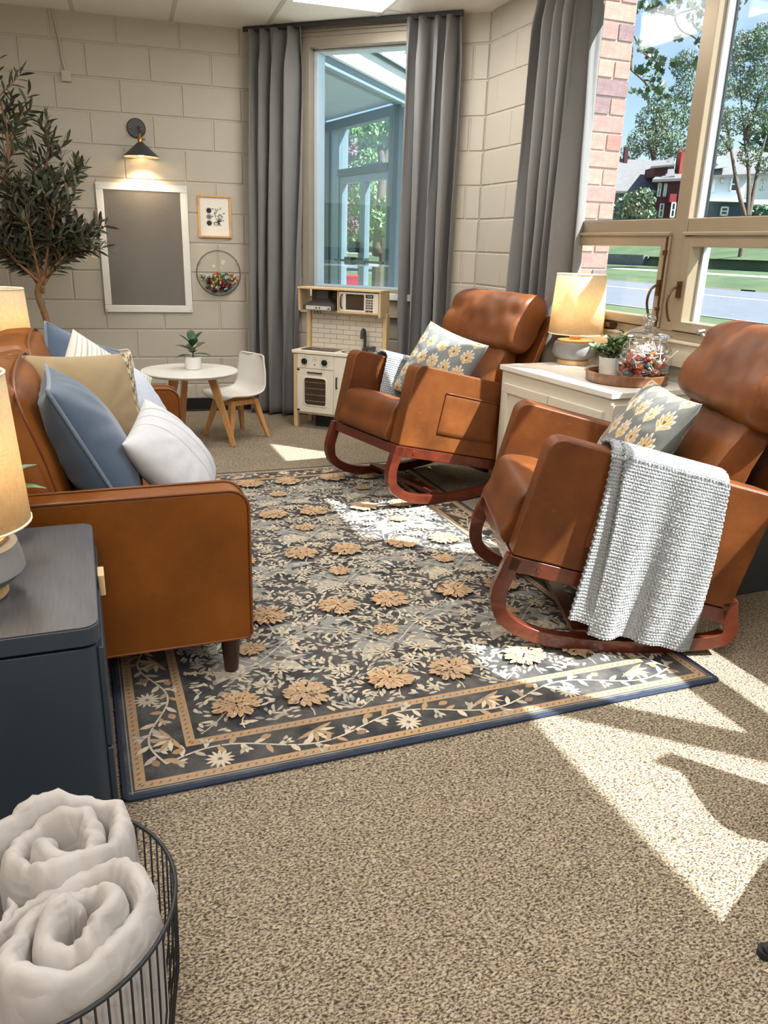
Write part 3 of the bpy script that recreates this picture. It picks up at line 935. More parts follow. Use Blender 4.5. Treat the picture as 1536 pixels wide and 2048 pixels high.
# layer 1: sage scroll leaves (broad, arching under each small flower)
def cl(pts, w, c):
    run = []
    for q in pts:
        if clip_in(q[0], q[1], w / 2): run.append(q)
        else:
            if len(run) > 1: pt.line(run, w, c)
            run = []
    if len(run) > 1: pt.line(run, w, c)
def lf(x, y, a, L, W, c, bend=0.0):
    if clip_in(x, y, .008) and clip_in(x + L * cos(a), y + L * sin(a), .008): pt.leaf(x, y, a, L, W, c, bend)
for i, j in cells:
    cx, cy = OX + i * PX, OY + j * PY
    for sg in (-1, 1):
        for k in range(4):
            lf(cx + sg * .01, cy - .035, pi / 2 + sg * (.9 + .38 * k) + pi * 0, .12 + .025 * k, .066, (SAGE, GREY, SAGE, PALE)[k], .25 * sg)
        lf(cx + sg * .012, cy - .05, -pi / 2 + sg * .35, .13, .055, SAGE, .3 * sg)
        lf(cx + sg * .21, cy + .10, pi / 2 - sg * 1.9, .13, .06, GREY, -.3 * sg)
        lf(cx + sg * .20, cy + .11, pi / 2 + sg * 1.1, .12, .055, SAGE, .3 * sg)
pt.up()
# layer 2: stems and small cream leaves filling the ground
for i, j in cells:
    cx, cy = OX + i * PX, OY + j * PY
    for sg in (-1, 1):
        arc = [(cx + sg * (.02 + .21 * t_), cy - .06 + .17 * t_ ** 1.6 + .03 * sin(pi * t_)) for t_ in np.linspace(0, 1, 10)]
        cl(arc, .006, CREAM)
        arc = [(cx + sg * (.23 - .15 * t_), cy + .11 + .19 * t_ - .03 * sin(pi * t_)) for t_ in np.linspace(0, 1, 9)]
        cl(arc, .0045, PALE)
        arc = [(cx + sg * (.03 + .07 * sin(2.6 * t_)), cy + .03 + .17 * t_) for t_ in np.linspace(0, 1, 9)]
        cl(arc, .004, CREAM)
pt.up()
leafpts = []
tries = 0
def flower_sites():
    for i, j in cells:
        cx, cy = OX + i * PX, OY + j * PY
        yield cx, cy, .045
        yield cx - .10, cy + .222, .07
        yield cx + .10, cy + .216, .07
sites = [s for s in flower_sites()]
sarr = np.array(sites)
step = .0195
y = FY0 + .012
while y < FY1 - .01:
    x = FX0 + .012
    while x < FX1 - .01:
        px, py = x + R.uniform(-.010, .010), y + R.uniform(-.010, .010)
        dd = np.hypot(sarr[:, 0] - px, sarr[:, 1] - py) - sarr[:, 2]
        if dd.min() > .004 and R.random() < .93:
            # leaves follow a curling field
            a = 3.0 * sin(px * 13.6 + 1.7 * sin(py * 12.1)) + 2.4 * cos(py * 12.08 * 2) + R.uniform(-.5, .5)
            lf(px, py, a, R.uniform(.020, .034), R.uniform(.0085, .0135), R.choice((CREAM, CREAM, CREAM, PALE, PALE, SAGE)), R.uniform(-.3, .3))
        x += step
    y += step
pt.up()
for i, j in cells:
    cx, cy = OX + i * PX, OY + j * PY
    for sg in (-1, 1):
        arc = [(cx + sg * (.015 + .215 * t_), cy - .075 + .175 * t_ ** 1.5 + .045 * sin(pi * t_)) for t_ in np.linspace(0, 1, 14)]
        cl(arc, .034, SAGE)
        for k in range(7):
            q = arc[2 * k]; lf(q[0], q[1], atan2(arc[2 * k][1] - arc[2 * k - 1][1] if k else 0.3, sg * .02) + sg * (.9 if k % 2 else -.9), .052, .026, SAGE if k % 3 else GREY, .3 * sg)
        pt.up(); cl(arc, .004, CREAM); pt.z -= .00012
pt.up(.0003)
for i, j in cells:
    cx, cy = OX + i * PX, OY + j * PY
    for (dx, dy) in ((.14, .035), (-.14, .035), (.235, .31), (0, .30), (.06, -.14), (-.06, -.14)):
        if clip_in(cx + dx, cy + dy, .04): rosette(cx + dx, cy + dy, .036, 9, CREAM, BROWN, R.random(), .42)
    for (dx, dy) in ((.04, .10), (-.04, .10), (.17, -.04), (-.17, -.04), (.2, .2)):
        for q in range(5): lf(cx + dx, cy + dy, q * 1.26 + dx * 20, .026, .010, PALE)
pt.up()
for x, y_, r in sites:
    if clip_in(x, y_, r * .8):
        # a full blossom: rings of overlapping petals, ragged outline
        for ring_k, (rr, nn, LL, WW) in enumerate(((.66, 26, .40, .22), (.44, 22, .42, .22), (.24, 15, .40, .2), (.06, 8, .34, .18))):
            for k in range(nn):
                a = 2 * pi * (k + .5 * ring_k) / nn + R.uniform(-.15, .15)
                pt.leaf(x + rr * r * cos(a), y_ + rr * r * sin(a) * .9, a + R.uniform(-.6, .6), r * LL * R.uniform(.7, 1.25), r * WW, R.choice((APR, APR, srgb(212, 182, 144), srgb(192, 154, 114))), R.uniform(-.2, .2))
            pt.up()
            for k in range(nn):
                a = 2 * pi * (k + .5 * ring_k + .5) / nn
                pt.leaf(x + rr * r * cos(a), y_ + rr * r * sin(a) * .9, a + R.uniform(-.2, .2), r * LL * .8, r * .035, APRD, R.uniform(-.3, .3))
            pt.up()
        pt.z -= .00096
me = bpy.data.meshes.new('woven_pattern'); me.from_pydata(pt.v, [], pt.f)
ca = me.color_attributes.new('Col', 'FLOAT_COLOR', 'POINT')
arr = np.ones((len(pt.v), 4), np.float32); arr[:, :3] = np.array(pt.c); ca.data.foreach_set('color', arr.ravel())
def rug_mat():
    k = NT('rug_weave')
    at = k.n('ShaderNodeAttribute', _attribute_name='Col')
    v = k.coord('Object'); v2 = k.coord('Object', (40, 420, 40))
    wear = k.noise(v, 7, 6, .7); thread = k.noise(v2, 1.0, 2)
    c = k.mix(k.ramp(wear, [(.35, (0.04, 0.04, 0.04)), (.75, (.5, .5, .5))]), at.outputs['Color'], srgb(142, 136, 126))
    c = k.mix(k.ramp(thread, [(.55, (0, 0, 0)), (.75, (.45, .45, .45))]), c, srgb(60, 60, 60))
    k.l(c, k.b.inputs['Base Color']); k.b.inputs['Roughness'].default_value = .95; k.b.inputs['Specular IOR Level'].default_value = .1
    k.bump(k.noise(v, 420, 1), .35, .003)
    return k.m
me.materials.append(rug_mat())
wp = bpy.data.objects.new('woven_pattern', me); link(wp, rug); wp['kind'] = 'stuff'
# ================================================================ sofa
SOFAL = leather('cognac_leather', srgb(106, 58, 12), srgb(125, 70, 17), srgb(141, 83, 26), .42, .05)
SEAM = plain('leather_piping', srgb(116, 62, 18), .45)
DKWOOD = wood('dark_stained_wood', srgb(44, 26, 18), srgb(66, 38, 26), (6, 6, 1), 12, .35)
def puffbox(x0, x1, y0, y1, z0, z1, puff=(0, 0, 0), r=.03, nz=0.004, seed=0, n=14):
    """upholstered block: dense rounded box, faces bulging by puff, faint creases"""
    g = G()
    c = Vector(((x0 + x1) / 2, (y0 + y1) / 2, (z0 + z1) / 2)); h = Vector(((x1 - x0) / 2, (y1 - y0) / 2, (z1 - z0) / 2))
    bm = bmesh.new()
    bmesh.ops.create_cube(bm, size=2)
    bmesh.ops.subdivide_edges(bm, edges=bm.edges[:], cuts=n, use_grid_fill=True)
    rr = [min(.98, r / h[k]) for k in range(3)]
    for v in bm.verts:
        p = v.co
        q = Vector((0, 0, 0))
        for k in range(3): q[k] = p[k]
        # map to a rounded box: shrink core then push out along the normal of the corner region
        core = Vector([max(-h[k] + r, min(h[k] - r, p[k] * h[k])) for k in range(3)])
        d = Vector([p[k] * h[k] for k in range(3)]) - core
        m = max(abs(d[0]), abs(d[1]), abs(d[2]))
        if m > 1e-9: d = d.normalized() * r * min(1.0, m / r) if d.length > 1e-9 else d
        w = core + d
        a, b, e = p[0], p[1], p[2]
        w.x += puff[0] * (1 if a > 0 else -1) * (1 - b * b) * (1 - e * e) * (abs(a) ** 4)
        w.y += puff[1] * (1 if b > 0 else -1) * (1 - a * a) * (1 - e * e) * (abs(b) ** 4)
        w.z += puff[2] * (1 if e > 0 else -1) * (1 - b * b) * (1 - a * a) * (abs(e) ** 4)
        if nz:
            nn = mnoise.noise_vector(w * 9 + Vector((seed, seed * 2, 0)))
            w += nn * nz
        v.co = w + c
    g.v = [tuple(v.co) for v in bm.verts]; bm.verts.index_update()
    g.f = [tuple(v.index for v in f.verts) for f in bm.faces]
    bm.free()
    return g
SX0, SX1, SY0, SY1 = -.46, .39, 2.048, 3.76
t = thing('sofa', 'cognac leather loveseat with piped arms and dark round legs on the rug edge', 'sofa', (0, 0, 0))
def arm(y0, y1):
    side = rrect(SX0, SX1, .135, .592, [.015, .02, .055, .03], 6)
    M_ = Matrix(((1, 0, 0, 0), (0, 0, 1, 0), (0, 1, 0, 0), (0, 0, 0, 1)))
    a = G().prism([(x, z) for x, z in side][::-1], y0, y1, M_).obj('arm', SOFAL, t, bevel=.008, bseg=3)
    for yy in (y0 + .001, y1 - .001):
        pth = [(x, yy, z) for x, z in rrect(SX0 + .004, SX1 + .001, .139, .594, [.015, .02, .055, .03], 6)]
        G().tube(pth, .0042, 6, True).obj('piping', SEAM, a, smooth=180)
arm(SY0, SY0 + .098); arm(SY1 - .098, SY1)
G().box(SX0, SX1 - .03, SY0 + .098, SY1 - .098, .14, .27).obj('seat_base', SOFAL, t, bevel=.01)
puffbox(SX0 - .0, SX0 + .13, SY0 + .05, SY1 - .05, .16, .76, (0, 0, .01), .03, .002).obj('back_frame', SOFAL, t, smooth=180)
ym = (SY0 + SY1) / 2
for k, (a, b) in enumerate(((SY0 + .10, ym), (ym, SY1 - .10))):
    puffbox(-.25, SX1 + .012, a + .002, b - .002, .265, .435, (.012, 0, .022), .04, .003, k).obj('seat_cushion', SOFAL, t, smooth=180)
    g = puffbox(-.11, .11, a + .004, b - .004, -.235, .235, (.035, 0, .02), .05, .006, 5 + k, 18)
    Mb = T(-.225, 0, .635) @ RY(-13)
    # gathered leather along the top of the back cushion
    vv = []
    for (x, y, z) in g.v:
        f = max(0, (z - .02) / .23)
        z += f * .008 * sin(y * 120 + 3 * sin(y * 17)) * max(0, 1 - abs(x) / .13)
        x += f * .006 * sin(y * 95 + 2)
        vv.append((x, y, z))
    g2 = G().add(vv, g.f, Mb)
    bc = g2.obj('back_cushion', SOFAL, t, smooth=180)
    pth = [tuple(Mb @ Vector(p)) for p in [(.105, a + .03, -.2), (.112, a + .012, 0), (.10, a + .02, .2), (.10, (a + b) / 2, .245), (.10, b - .02, .2), (.112, b - .012, 0), (.105, b - .03, -.2)]]
    G().tube(catmull(pth, 6), .0045, 6).obj('piping', SEAM, bc, smooth=180)
for x in (SX0 + .06, .335):
    for y in (SY0 + .055, SY1 - .055):
        G().lathe([(.020, .0095 if x > 0 else .001), (.021, .013), (.031, .137)], 20, T(x, y, 0)).obj('leg', DKWOOD, t, smooth=40)

# ================================================================ cushions
def pillow_xyz(U, V, w, h, th, seed=0, c=.06, p=.5, wr=.006):
    """U,V in [-1,1]; returns outline x,z and half thickness"""
    x = w / 2 * U * (1 - c * (1 - V ** 2) * U ** 2)
    z = h / 2 * V * (1 - c * (1 - U ** 2) * V ** 2)
    tt = th / 2 * np.clip((1 - U ** 2) * (1 - V ** 2), 0, 1) ** p
    r = np.hypot(U, V)
    ang_ = np.arctan2(V, U)
    wrk = wr * (np.sin(ang_ * 9 + seed) * np.sin(ang_ * 5 + 2 * seed) * np.clip(r - .35, 0, 1) * np.clip(1.25 - r, 0, 1) * 2 + .5 * np.sin(U * 6 + seed) * np.sin(V * 5 + seed * 2) * np.clip(1 - r, 0, 1))
    k = np.clip((1 - U ** 2) * (1 - V ** 2) * 8, 0, 1)
    return x, z, tt + wrk * k
def pillow(name, label, w, h, th, M_, material, seed=0, n=40, colfn=None, back_col=None, piping=None, pip_r=.0045, cat='pillow', group=None, c=.06, p=.5, sag=0.0, wr=.006):
    u = np.linspace(-1, 1, n + 1)
    s = np.sign(u) * np.abs(u) ** .8
    U, V = np.meshgrid(s, s)
    x, z, tt = pillow_xyz(U, V, w, h, th, seed, c, p, wr)
    bend = sag * (U ** 2 - .3) + .3 * sag * V
    f = np.stack([x, -tt + bend, z], -1).reshape(-1, 3); b = np.stack([x, tt + bend, z], -1).reshape(-1, 3)
    N = (n + 1) ** 2
    Fq = grid_faces(n, n)
    verts = np.concatenate([f, b]); faces = np.concatenate([Fq, Fq[:, ::-1] + N])
    cols = None
    if colfn is not None:
        cf = colfn(U.ravel() * w / 2, V.ravel() * h / 2); cb = cf if back_col is None else np.tile(np.array(back_col), (N, 1))
        cols = np.concatenate([cf, cb])
    # weld the rim
    o = np_obj(name, verts, faces, material, None, True, cols)
    bm = bmesh.new(); bm.from_mesh(o.data)
    bmesh.ops.remove_doubles(bm, verts=bm.verts[:], dist=.0004)
    bm.to_mesh(o.data); bm.free(); o.data.shade_smooth()
    o.matrix_world = M_
    tag(o, label, cat, group)
    if piping is not None:
        ring_ = []
        uu = np.linspace(-1, 1, 25)
        for (a, b_) in [(q, -1.0) for q in uu[:-1]] + [(1.0, q) for q in uu[:-1]] + [(q, 1.0) for q in uu[::-1][:-1]] + [(-1.0, q) for q in uu[::-1][:-1]]:
            X_, Z_, _ = pillow_xyz(np.array(a), np.array(b_), w, h, th, seed, c, p, wr)
            ring_.append((float(X_) * 1.006, sag * (a * a - .3) + .3 * sag * b_, float(Z_) * 1.006))
        G().tube(ring_, pip_r, 6, True).obj('piping', piping, o, smooth=180)
    return o
def place(x, y, z, heading, lean, roll=0.0):
    """cushion whose front (-Y local) faces `heading` degrees (world azimuth) and leans back by `lean`"""
    return T(x, y, z) @ RZ(heading + 90) @ RX(-lean) @ RY(roll)
BLUEV = fabric('blue_velvet', srgb(76, 90, 108), .16, 700, .75, .3, .2, 14)
BLUEPIP = fabric('blue_piping', srgb(112, 124, 140), .1, 700, .8, .4)
TANF = fabric('tan_cotton', srgb(168, 144, 108), .10, 800, .85, .2)
WHITEF = fabric('white_linen', srgb(206, 206, 206), .05, 800, .85, .2)
pillow('blue_velvet_cushion', 'big dusty blue velvet cushion with piped edge nearest the sofa arm', .46, .47, .21, place(-.005, 2.435, .645, 2, 26, 0), BLUEV, 2, 60, wr=.011, piping=BLUEPIP, pip_r=.006, group=None)
def tan_cols(x, z):
    c = np.tile(np.array(srgb(154, 132, 98)), (len(x), 1))
    edge = x > .175
    n = np.sin(x * 260) * np.sin(z * 140 + np.sin(x * 190) * 2)
    c[edge & (n > .05)] = srgb(92, 74, 54); c[edge & (n <= .05)] = srgb(196, 180, 146)
    return c
VF = vcol('printed_cotton', .85, .25, 800)
pillow('tan_cushion', 'tan cotton cushion with patterned edge wedged between the blue and grey cushions', .45, .45, .20, place(-.02, 2.80, .652, -58, 14, 4), VF, 5, 60, colfn=tan_cols, piping=None, wr=.008)
def stripe_cols(x, z):
    c = np.tile(np.array(srgb(194, 194, 196)), (len(x), 1))
    for z0_ in (-.06, .02, .10): c[np.abs(z - z0_) < .0028] = srgb(132, 138, 146)
    return c
pillow('striped_lumbar_cushion', 'white linen lumbar cushion with thin grey stripes at the front of the sofa', .44, .34, .17, place(.235, 2.46, .585, -18, 40, -8), VF, 9, 110, colfn=lambda x, z: stripe_cols(z, x), wr=.005)
PGREY = fabric('pale_blue_cotton', srgb(184, 190, 202), .06, 800, .85, .2)
pillow('pale_grey_cushion', 'pale blue grey cushion behind the tan cushion at the far sofa arm', .45, .45, .20, place(.17, 3.16, .585, -15, 28, 8), PGREY, 4, 40, wr=.010)
pillow('blue_velvet_cushion', 'dusty blue velvet cushion standing at the far back of the sofa', .42, .42, .20, place(-.015, 3.46, .65, -40, 12, 22), BLUEV, 7, 40, piping=BLUEPIP, pip_r=.006)
def rib_cols(x, z):
    c = np.tile(np.array(srgb(222, 216, 206)), (len(x), 1)); c[np.sin(x * 330) > .55] = srgb(178, 168, 152); return c
pillow('ribbed_cushion', 'cream ribbed cushion between the far blue cushion and the tan one', .40, .40, .18, place(.045, 3.20, .640, -52, 12, 34), VF, 6, 90, colfn=rib_cols)
# ================================================================ rockers
ROCKL = leather('saddle_leather', srgb(82, 44, 18), srgb(106, 58, 24), srgb(128, 75, 35), .44, .4)
ROCKP = plain('saddle_piping', srgb(98, 52, 24), .45)
MAHOG = wood('mahogany_stain', srgb(70, 26, 16), srgb(104, 44, 26), (2, 6, 2), 9, .28, .3)
TILT = radians(13.5); Z0_ = .333; RW = .645
def ab(a, b, y=0.0):
    return (a * cos(TILT) + b * sin(TILT), y, Z0_ - a * sin(TILT) + b * cos(TILT))
MAB = Matrix(((cos(TILT), sin(TILT), 0, 0), (0, 0, 1, 0), (-sin(TILT), cos(TILT), 0, Z0_), (0, 0, 0, 1)))   # (a, b, y) -> chair space
def smoothpoly(P, n=5): return [(q.x, q.y) for q in catmull([(x, y, 0) for x, y in P], n, True)]
def sweep_loop(path, w, y0, y1):
    """flat wooden band of width w following a 2D path (x,z), from y0 to y1"""
    n = len(path); L_, R_ = [], []
    for i, p in enumerate(path):
        a = Vector(path[max(i - 1, 0)]); b = Vector(path[min(i + 1, n - 1)])
        d = (b - a).normalized(); nn = Vector((-d.y, d.x))
        L_.append(Vector(p) + nn * w[i] / 2); R_.append(Vector(p) - nn * w[i] / 2)
    vs = []
    for q in range(n):
        for y in (y0, y1): vs += [(L_[q].x, y, L_[q].y), (R_[q].x, y, R_[q].y)]
    fs = []
    for q in range(n - 1):
        b = q * 4; c = b + 4
        fs += [(b, b + 1, c + 1, c), (b + 2, c + 2, c + 3, b + 3), (b, c, c + 2, b + 2), (b + 1, b + 3, c + 3, c + 1)]
    fs += [(0, 2, 3, 1), ((n - 1) * 4, (n - 1) * 4 + 1, (n - 1) * 4 + 3, (n - 1) * 4 + 2)]
    return G().add(vs, fs)
def make_rocker(label, loc, rot):
    t = thing('rocking_chair', label, 'rocking chair', loc, rot, 'saddle leather rockers')
    hw = RW / 2
    # wooden runners, one loop per side
    path = catmull([(.012, .325, 0), (-.012, .26, 0), (-.030, .19, 0), (-.012, .118, 0), (.06, .066, 0), (.16, .036, 0), (.30, .021, 0), (.44, .020, 0), (.58, .030, 0), (.69, .046, 0), (.728, .075, 0), (.722, .13, 0), (.712, .19, 0)], 5)
    P2 = [(p.x, p.y) for p in path]
    W_ = [.046 if 12 < i < 50 else .05 for i in range(len(P2))]
    for s in (-1, 1):
        sweep_loop(P2, W_, s * hw - (.038 if s > 0 else 0), s * hw + (0 if s > 0 else .038)).obj('runner', MAHOG, t, bevel=.004)
        G().box(0, .735, -.052, -.002, s * hw - (.036 if s > 0 else 0), s * hw + (0 if s > 0 else .036), MAB).obj('side_rail', MAHOG, t, bevel=.003)
        yo = s * hw - s * .036
        G().lathe([(.011, 0), (.010, .003)], 12, T(*ab(.10, -.027, s * hw)) @ RX(90 if s < 0 else -90)).obj('bolt_cover', MAHOG, t, smooth=40)
    G().box(.0, .035, -.05, -.002, -hw + .036, hw - .036, MAB).obj('front_rail', MAHOG, t, bevel=.003)
    G().box(.70, .735, -.05, -.002, -hw + .036, hw - .036, MAB).obj('rear_rail', MAHOG, t, bevel=.003)
    G().bar((.25, -hw + .03, .055), (.25, hw - .03, .055), .05, .022).obj('stretcher', MAHOG, t, bevel=.003)
    # arms: slab panels
    AT = .085
    for s in (-1, 1):
        y0, y1 = (hw - AT, hw) if s > 0 else (-hw, -hw + AT)
        prof = rrect(0, .735, 0, .392, [.008, .012, .02, .045], 6)
        a = G().prism(prof[::-1], y0, y1, MAB).obj('arm', ROCKL, t, bevel=.014, bseg=4)
        yo = hw + .001 if s > 0 else -hw - .001
        # piping along the outer face
        G().tube([ab(p[0] * .985 + .006, p[1] * .975 + .004, s * (hw - .006)) for p in rrect(0.0, .735, .0, .396, [.01, .012, .02, .048], 6)], .0035, 6, True).obj('piping', ROCKP, a, smooth=180)
        # patch pocket, a proud leather panel with a welt
        pk = puffbox(.205, .575, .085, .29, min(yo, yo + s * .006), max(yo, yo + s * .006), (0, 0, .004), .003, .001, 2, 8)
        pk2 = G().add(pk.v, pk.f, MAB).obj('pocket', ROCKL, a, smooth=60)
        G().tube([ab(.205 + k * .37 / 8, .288, yo + s * .006) for k in range(9)], .004, 6).obj('pocket_welt', ROCKP, pk2, smooth=180)
    # seat cushion: waterfall front
    prof = smoothpoly([(-.012, .004), (-.020, .09), (-.012, .165), (.03, .197), (.15, .205), (.35, .185), (.54, .165), (.56, .08), (.54, .004), (.25, .0)], 4)
    seat = G().prism(prof[::-1], -hw + AT + .002, hw - AT - .002, MAB)
    seat.obj('seat', ROCKL, t, bevel=.012, bseg=3)
    # reclined back cushion and pillow headrest
    bw = hw - AT - .002
    def slab(prof, half, nseg, crown, wr, seed, pinch=.0):
        n = len(prof); vs = []; fs = []
        for j in range(nseg + 1):
            y = -half + 2 * half * j / nseg; e = abs(2 * j / nseg - 1)
            cx_ = sum(p[0] for p in prof) / n; cy_ = sum(p[1] for p in prof) / n
            sc = (1 - pinch * e ** 6) * (1 if e < 1 else .86)
            for k, (a, b) in enumerate(prof):
                f = 1 + crown * (1 - e * e)
                wv = wr * mnoise.noise(Vector((a * 14, y * 16 + seed, b * 14))) + wr * .8 * (e ** 3) * sin(40 * (a + b) + seed)
                dx, dy = a - cx_, b - cy_; dl = hypot(dx, dy) or 1
                vs.append((cx_ + dx * sc * f + dx / dl * wv, cy_ + dy * sc * f + dy / dl * wv, y))
        for j in range(nseg):
            for k in range(n):
                k2 = (k + 1) % n
                fs.append((j * n + k, (j + 1) * n + k, (j + 1) * n + k2, j * n + k2))
        fs.append(tuple(range(n))); fs.append(tuple(nseg * n + k for k in range(n))[::-1])
        return G().add(vs, fs, MAB)
    bp_ = smoothpoly([(.46, .165), (.475, .26), (.53, .40), (.575, .52), (.60, .585), (.68, .59), (.675, .45), (.64, .25), (.615, .13)], 4)
    slab(bp_, bw, 20, .03, .004, 3).obj('back_cushion', ROCKL, t, smooth=60)
    hp = smoothpoly([(.552, .582), (.536, .64), (.562, .745), (.592, .822), (.625, .856), (.69, .866), (.745, .85), (.765, .79), (.742, .68), (.70, .578), (.62, .556)], 5)
    slab(hp, hw - .028, 34, .02, .006, 9, .05).obj('headrest', ROCKL, t, smooth=60)
    # outer back shell
    sp = [(.70, .0), (.735, .0), (.765, .40), (.79, .58), (.82, .78), (.795, .79), (.76, .60), (.73, .42)]
    G().prism(sp, -hw + .03, hw - .03, MAB).obj('back_shell', ROCKL, t, bevel=.008)
    for y in (-hw + .05, hw - .05): pass
    G().box(.66, .70, -.085, -.05, -hw + .1, hw - .1, MAB).obj('recline_bar', BLACK, t, bevel=.003)
    return t
def rocker_loc(corner, edge):
    """corner = near front lower corner of the side panel in plan; chair space origin is the middle of the front edge"""
    d = Vector((cos(radians(edge)), sin(radians(edge))))
    q = Vector(corner) - d * RW / 2
    return (q.x, q.y, .0095), radians(edge + 90)
R1_LOC, R1_ROT = rocker_loc((1.367, 3.356), -77.9)
R2_LOC, R2_ROT = rocker_loc((1.191, 1.957), -110.1)
R1 = make_rocker('far saddle leather rocker beside the toy kitchen, throw inside its far arm', R1_LOC, R1_ROT)
R2 = make_rocker('near saddle leather rocker with chunky knit throw over its outer arm', R2_LOC, R2_ROT)
def CH(rk, a, b, y):
    """point in chair (a,b,y) -> world"""
    loc, rot = rk
    return Matrix.Translation(loc) @ Matrix.Rotation(rot, 4, 'Z') @ Vector(ab(a, b, y))
# lotus block-print cushions
def lotus(x, z, s):
    """class map for one flower centred at 0: 0 ground, 1 cream line, 2 gold, 3 dark"""
    cls = np.zeros(x.shape, int)
    x = x * 1.12
    for a, L, W in ((0, 1.2, .12), (-17, 1.08, .11), (17, 1.08, .11), (-34, .90, .11), (34, .90, .11), (-54, .66, .10), (54, .66, .10)):
        a = radians(a); ux, uz = sin(a), cos(a)
        px = x / s; pz = z / s + .45
        tt = (px * ux + pz * uz); nn_ = (-px * uz + pz * ux)
        e = np.sqrt(((tt - L / 2) / (L / 2)) ** 2 + (nn_ / (W * .95)) ** 2) - 1
        cls[e < .30] = 1; cls[e < -.02] = 2
    e2 = np.hypot(x / s / .10, (z / s - .02) / .15); cls[(e2 < 1)] = 3
    st = (np.abs(x / s) < .03) & (z / s < -.42) & (z / s > -.66); cls[st] = 2
    return cls
def lotus_cols(ground):
    g_ = np.array(ground)
    pal = np.array([ground, srgb(214, 206, 190), srgb(180, 148, 94), srgb(92, 80, 60)])
    def fn(x, z):
        out = np.zeros(len(x), int)
        px, pz = .082, .098
        for i in range(-3, 4):
            for j in range(-3, 4):
                ox, oz = i * px, j * pz + (0.0)
                m = (np.abs(x - ox) < px * .7) & (np.abs(z - oz) < pz * .72)
                if m.any():
                    c = lotus(x[m] - ox, z[m] - oz, .058)
                    out[m] = np.maximum(out[m], c)
        return pal[out]
    return fn
VL = vcol('block_print_cotton', .8, .3, 800, .2, .2, 40)
pillow('lotus_cushion', 'grey cushion printed with gold lotus flowers leaning in the far rocker', .42, .42, .17, Matrix.Translation(CH((R1_LOC, R1_ROT), .36, .395, -.02)) @ Matrix.Rotation(R1_ROT, 4, 'Z') @ RZ(-90 + 18) @ RX(-30) @ RY(14), VL, 3, 200, colfn=lotus_cols(srgb(120, 123, 121)), group='lotus print cushions', sag=-.01)
pillow('lotus_cushion', 'grey cushion printed with gold lotus flowers leaning in the near rocker', .42, .42, .16, Matrix.Translation(CH((R2_LOC, R2_ROT), .40, .385, .06)) @ Matrix.Rotation(R2_ROT, 4, 'Z') @ RZ(-90 + 4) @ RX(-32) @ RY(2), VL, 8, 200, colfn=lotus_cols(srgb(106, 106, 101)), group='lotus print cushions', sag=-.01)
# knitted throws: a sheet of seed stitches following a draped path
KNIT = fabric('grey_knit_wool', srgb(160, 163, 166), .06, 1400, .95, .25, .3, 30)
def knit_sheet(name, fn, NU, NV, nst_u, nst_v, depth, parent=None, label=None):
    """fn(u,v)-> base point arrays; stitches pushed out along the sheet normal"""
    u, v = np.meshgrid(np.linspace(0, 1, NU + 1), np.linspace(0, 1, NV + 1))
    P = fn(u, v)
    du = np.gradient(P, axis=1); dv_ = np.gradient(P, axis=0)
    n = np.cross(du, dv_); n /= np.linalg.norm(n, axis=-1, keepdims=True) + 1e-12
    su, sv = u * nst_u, v * nst_v
    row = np.floor(sv); fx = (su + .5 * (row % 2)) % 1 - .5; fz = sv % 1 - .5
    bumpy = np.clip(1 - (np.abs(fx) * 2.1) ** 2.2 - (np.abs(fz) * 2.0) ** 2.4, 0, 1) ** .6
    Q = P + n * (bumpy * depth)[..., None]
    o = np_obj(name, Q.reshape(-1, 3), grid_faces(NU, NV), KNIT, parent, True)
    so = o.modifiers.new('solid', 'SOLIDIFY'); so.thickness = .008; so.offset = -1
    return o
def chair_np(rk, a, b, y):
    loc, rot = rk
    x = a * cos(TILT) + b * sin(TILT); z = Z0_ - a * sin(TILT) + b * cos(TILT)
    X = loc[0] + x * cos(rot) - y * sin(rot); Y = loc[1] + x * sin(rot) + y * cos(rot)
    return X, Y, z + loc[2]
def throw_near(u, v):
    rk = (R2_LOC, R2_ROT); hw = RW / 2
    # v: 0 inside the arm, up and over the top, then down the outside, hanging plumb
    lin, ltop, lout = .16, .135, .56
    s = v * (lin + ltop + lout)
    a0 = .205 + u * .335 + .015 * np.sin(v * 3)
    inn = np.clip(s, 0, lin); tp = np.clip(s - lin, 0, ltop); ou = np.clip(s - lin - ltop, 0, lout)
    th = tp / ltop * pi
    rad = (.085 + .03) / 2
    y = -(hw - .0425) + rad * np.cos(th) * 1.0
    b = .392 - .002 + .012 * np.sin(th) * 2.2 - (lin - inn) - 0.0 * ou
    X, Y, Z = chair_np(rk, a0, b, y)
    fold = .010 * np.sin(u * 9 + 1.0) + .008 * np.sin(u * 17 + 2 + v * 3)
    k = ou / lout
    # hanging part falls plumb, drifting toward the chair front and swinging clear of the side
    bx, by = cos(R2_ROT), sin(R2_ROT); ox, oy = sin(R2_ROT), -cos(R2_ROT)
    drift = -.03 * k * (1.0 - .2 * u) - .012 * k * k
    sw = .012 + fold * (k * 1.3 + .3) + .02 * k
    on = (ou > 0).astype(float)
    X = X + on * (bx * drift + ox * sw); Y = Y + on * (by * drift + oy * sw)
    Z = Z - ou * (1 + .05 * (.5 - u))
    X = X + (1 - on) * 0; 
    return np.stack([X, Y, Z], -1)
th2 = knit_sheet('knit_throw', throw_near, 280, 640, 34, 84, .0085)
tag(th2, 'chunky light grey knit throw hanging over the near rocker arm', 'throw blanket', 'grey knit throws')
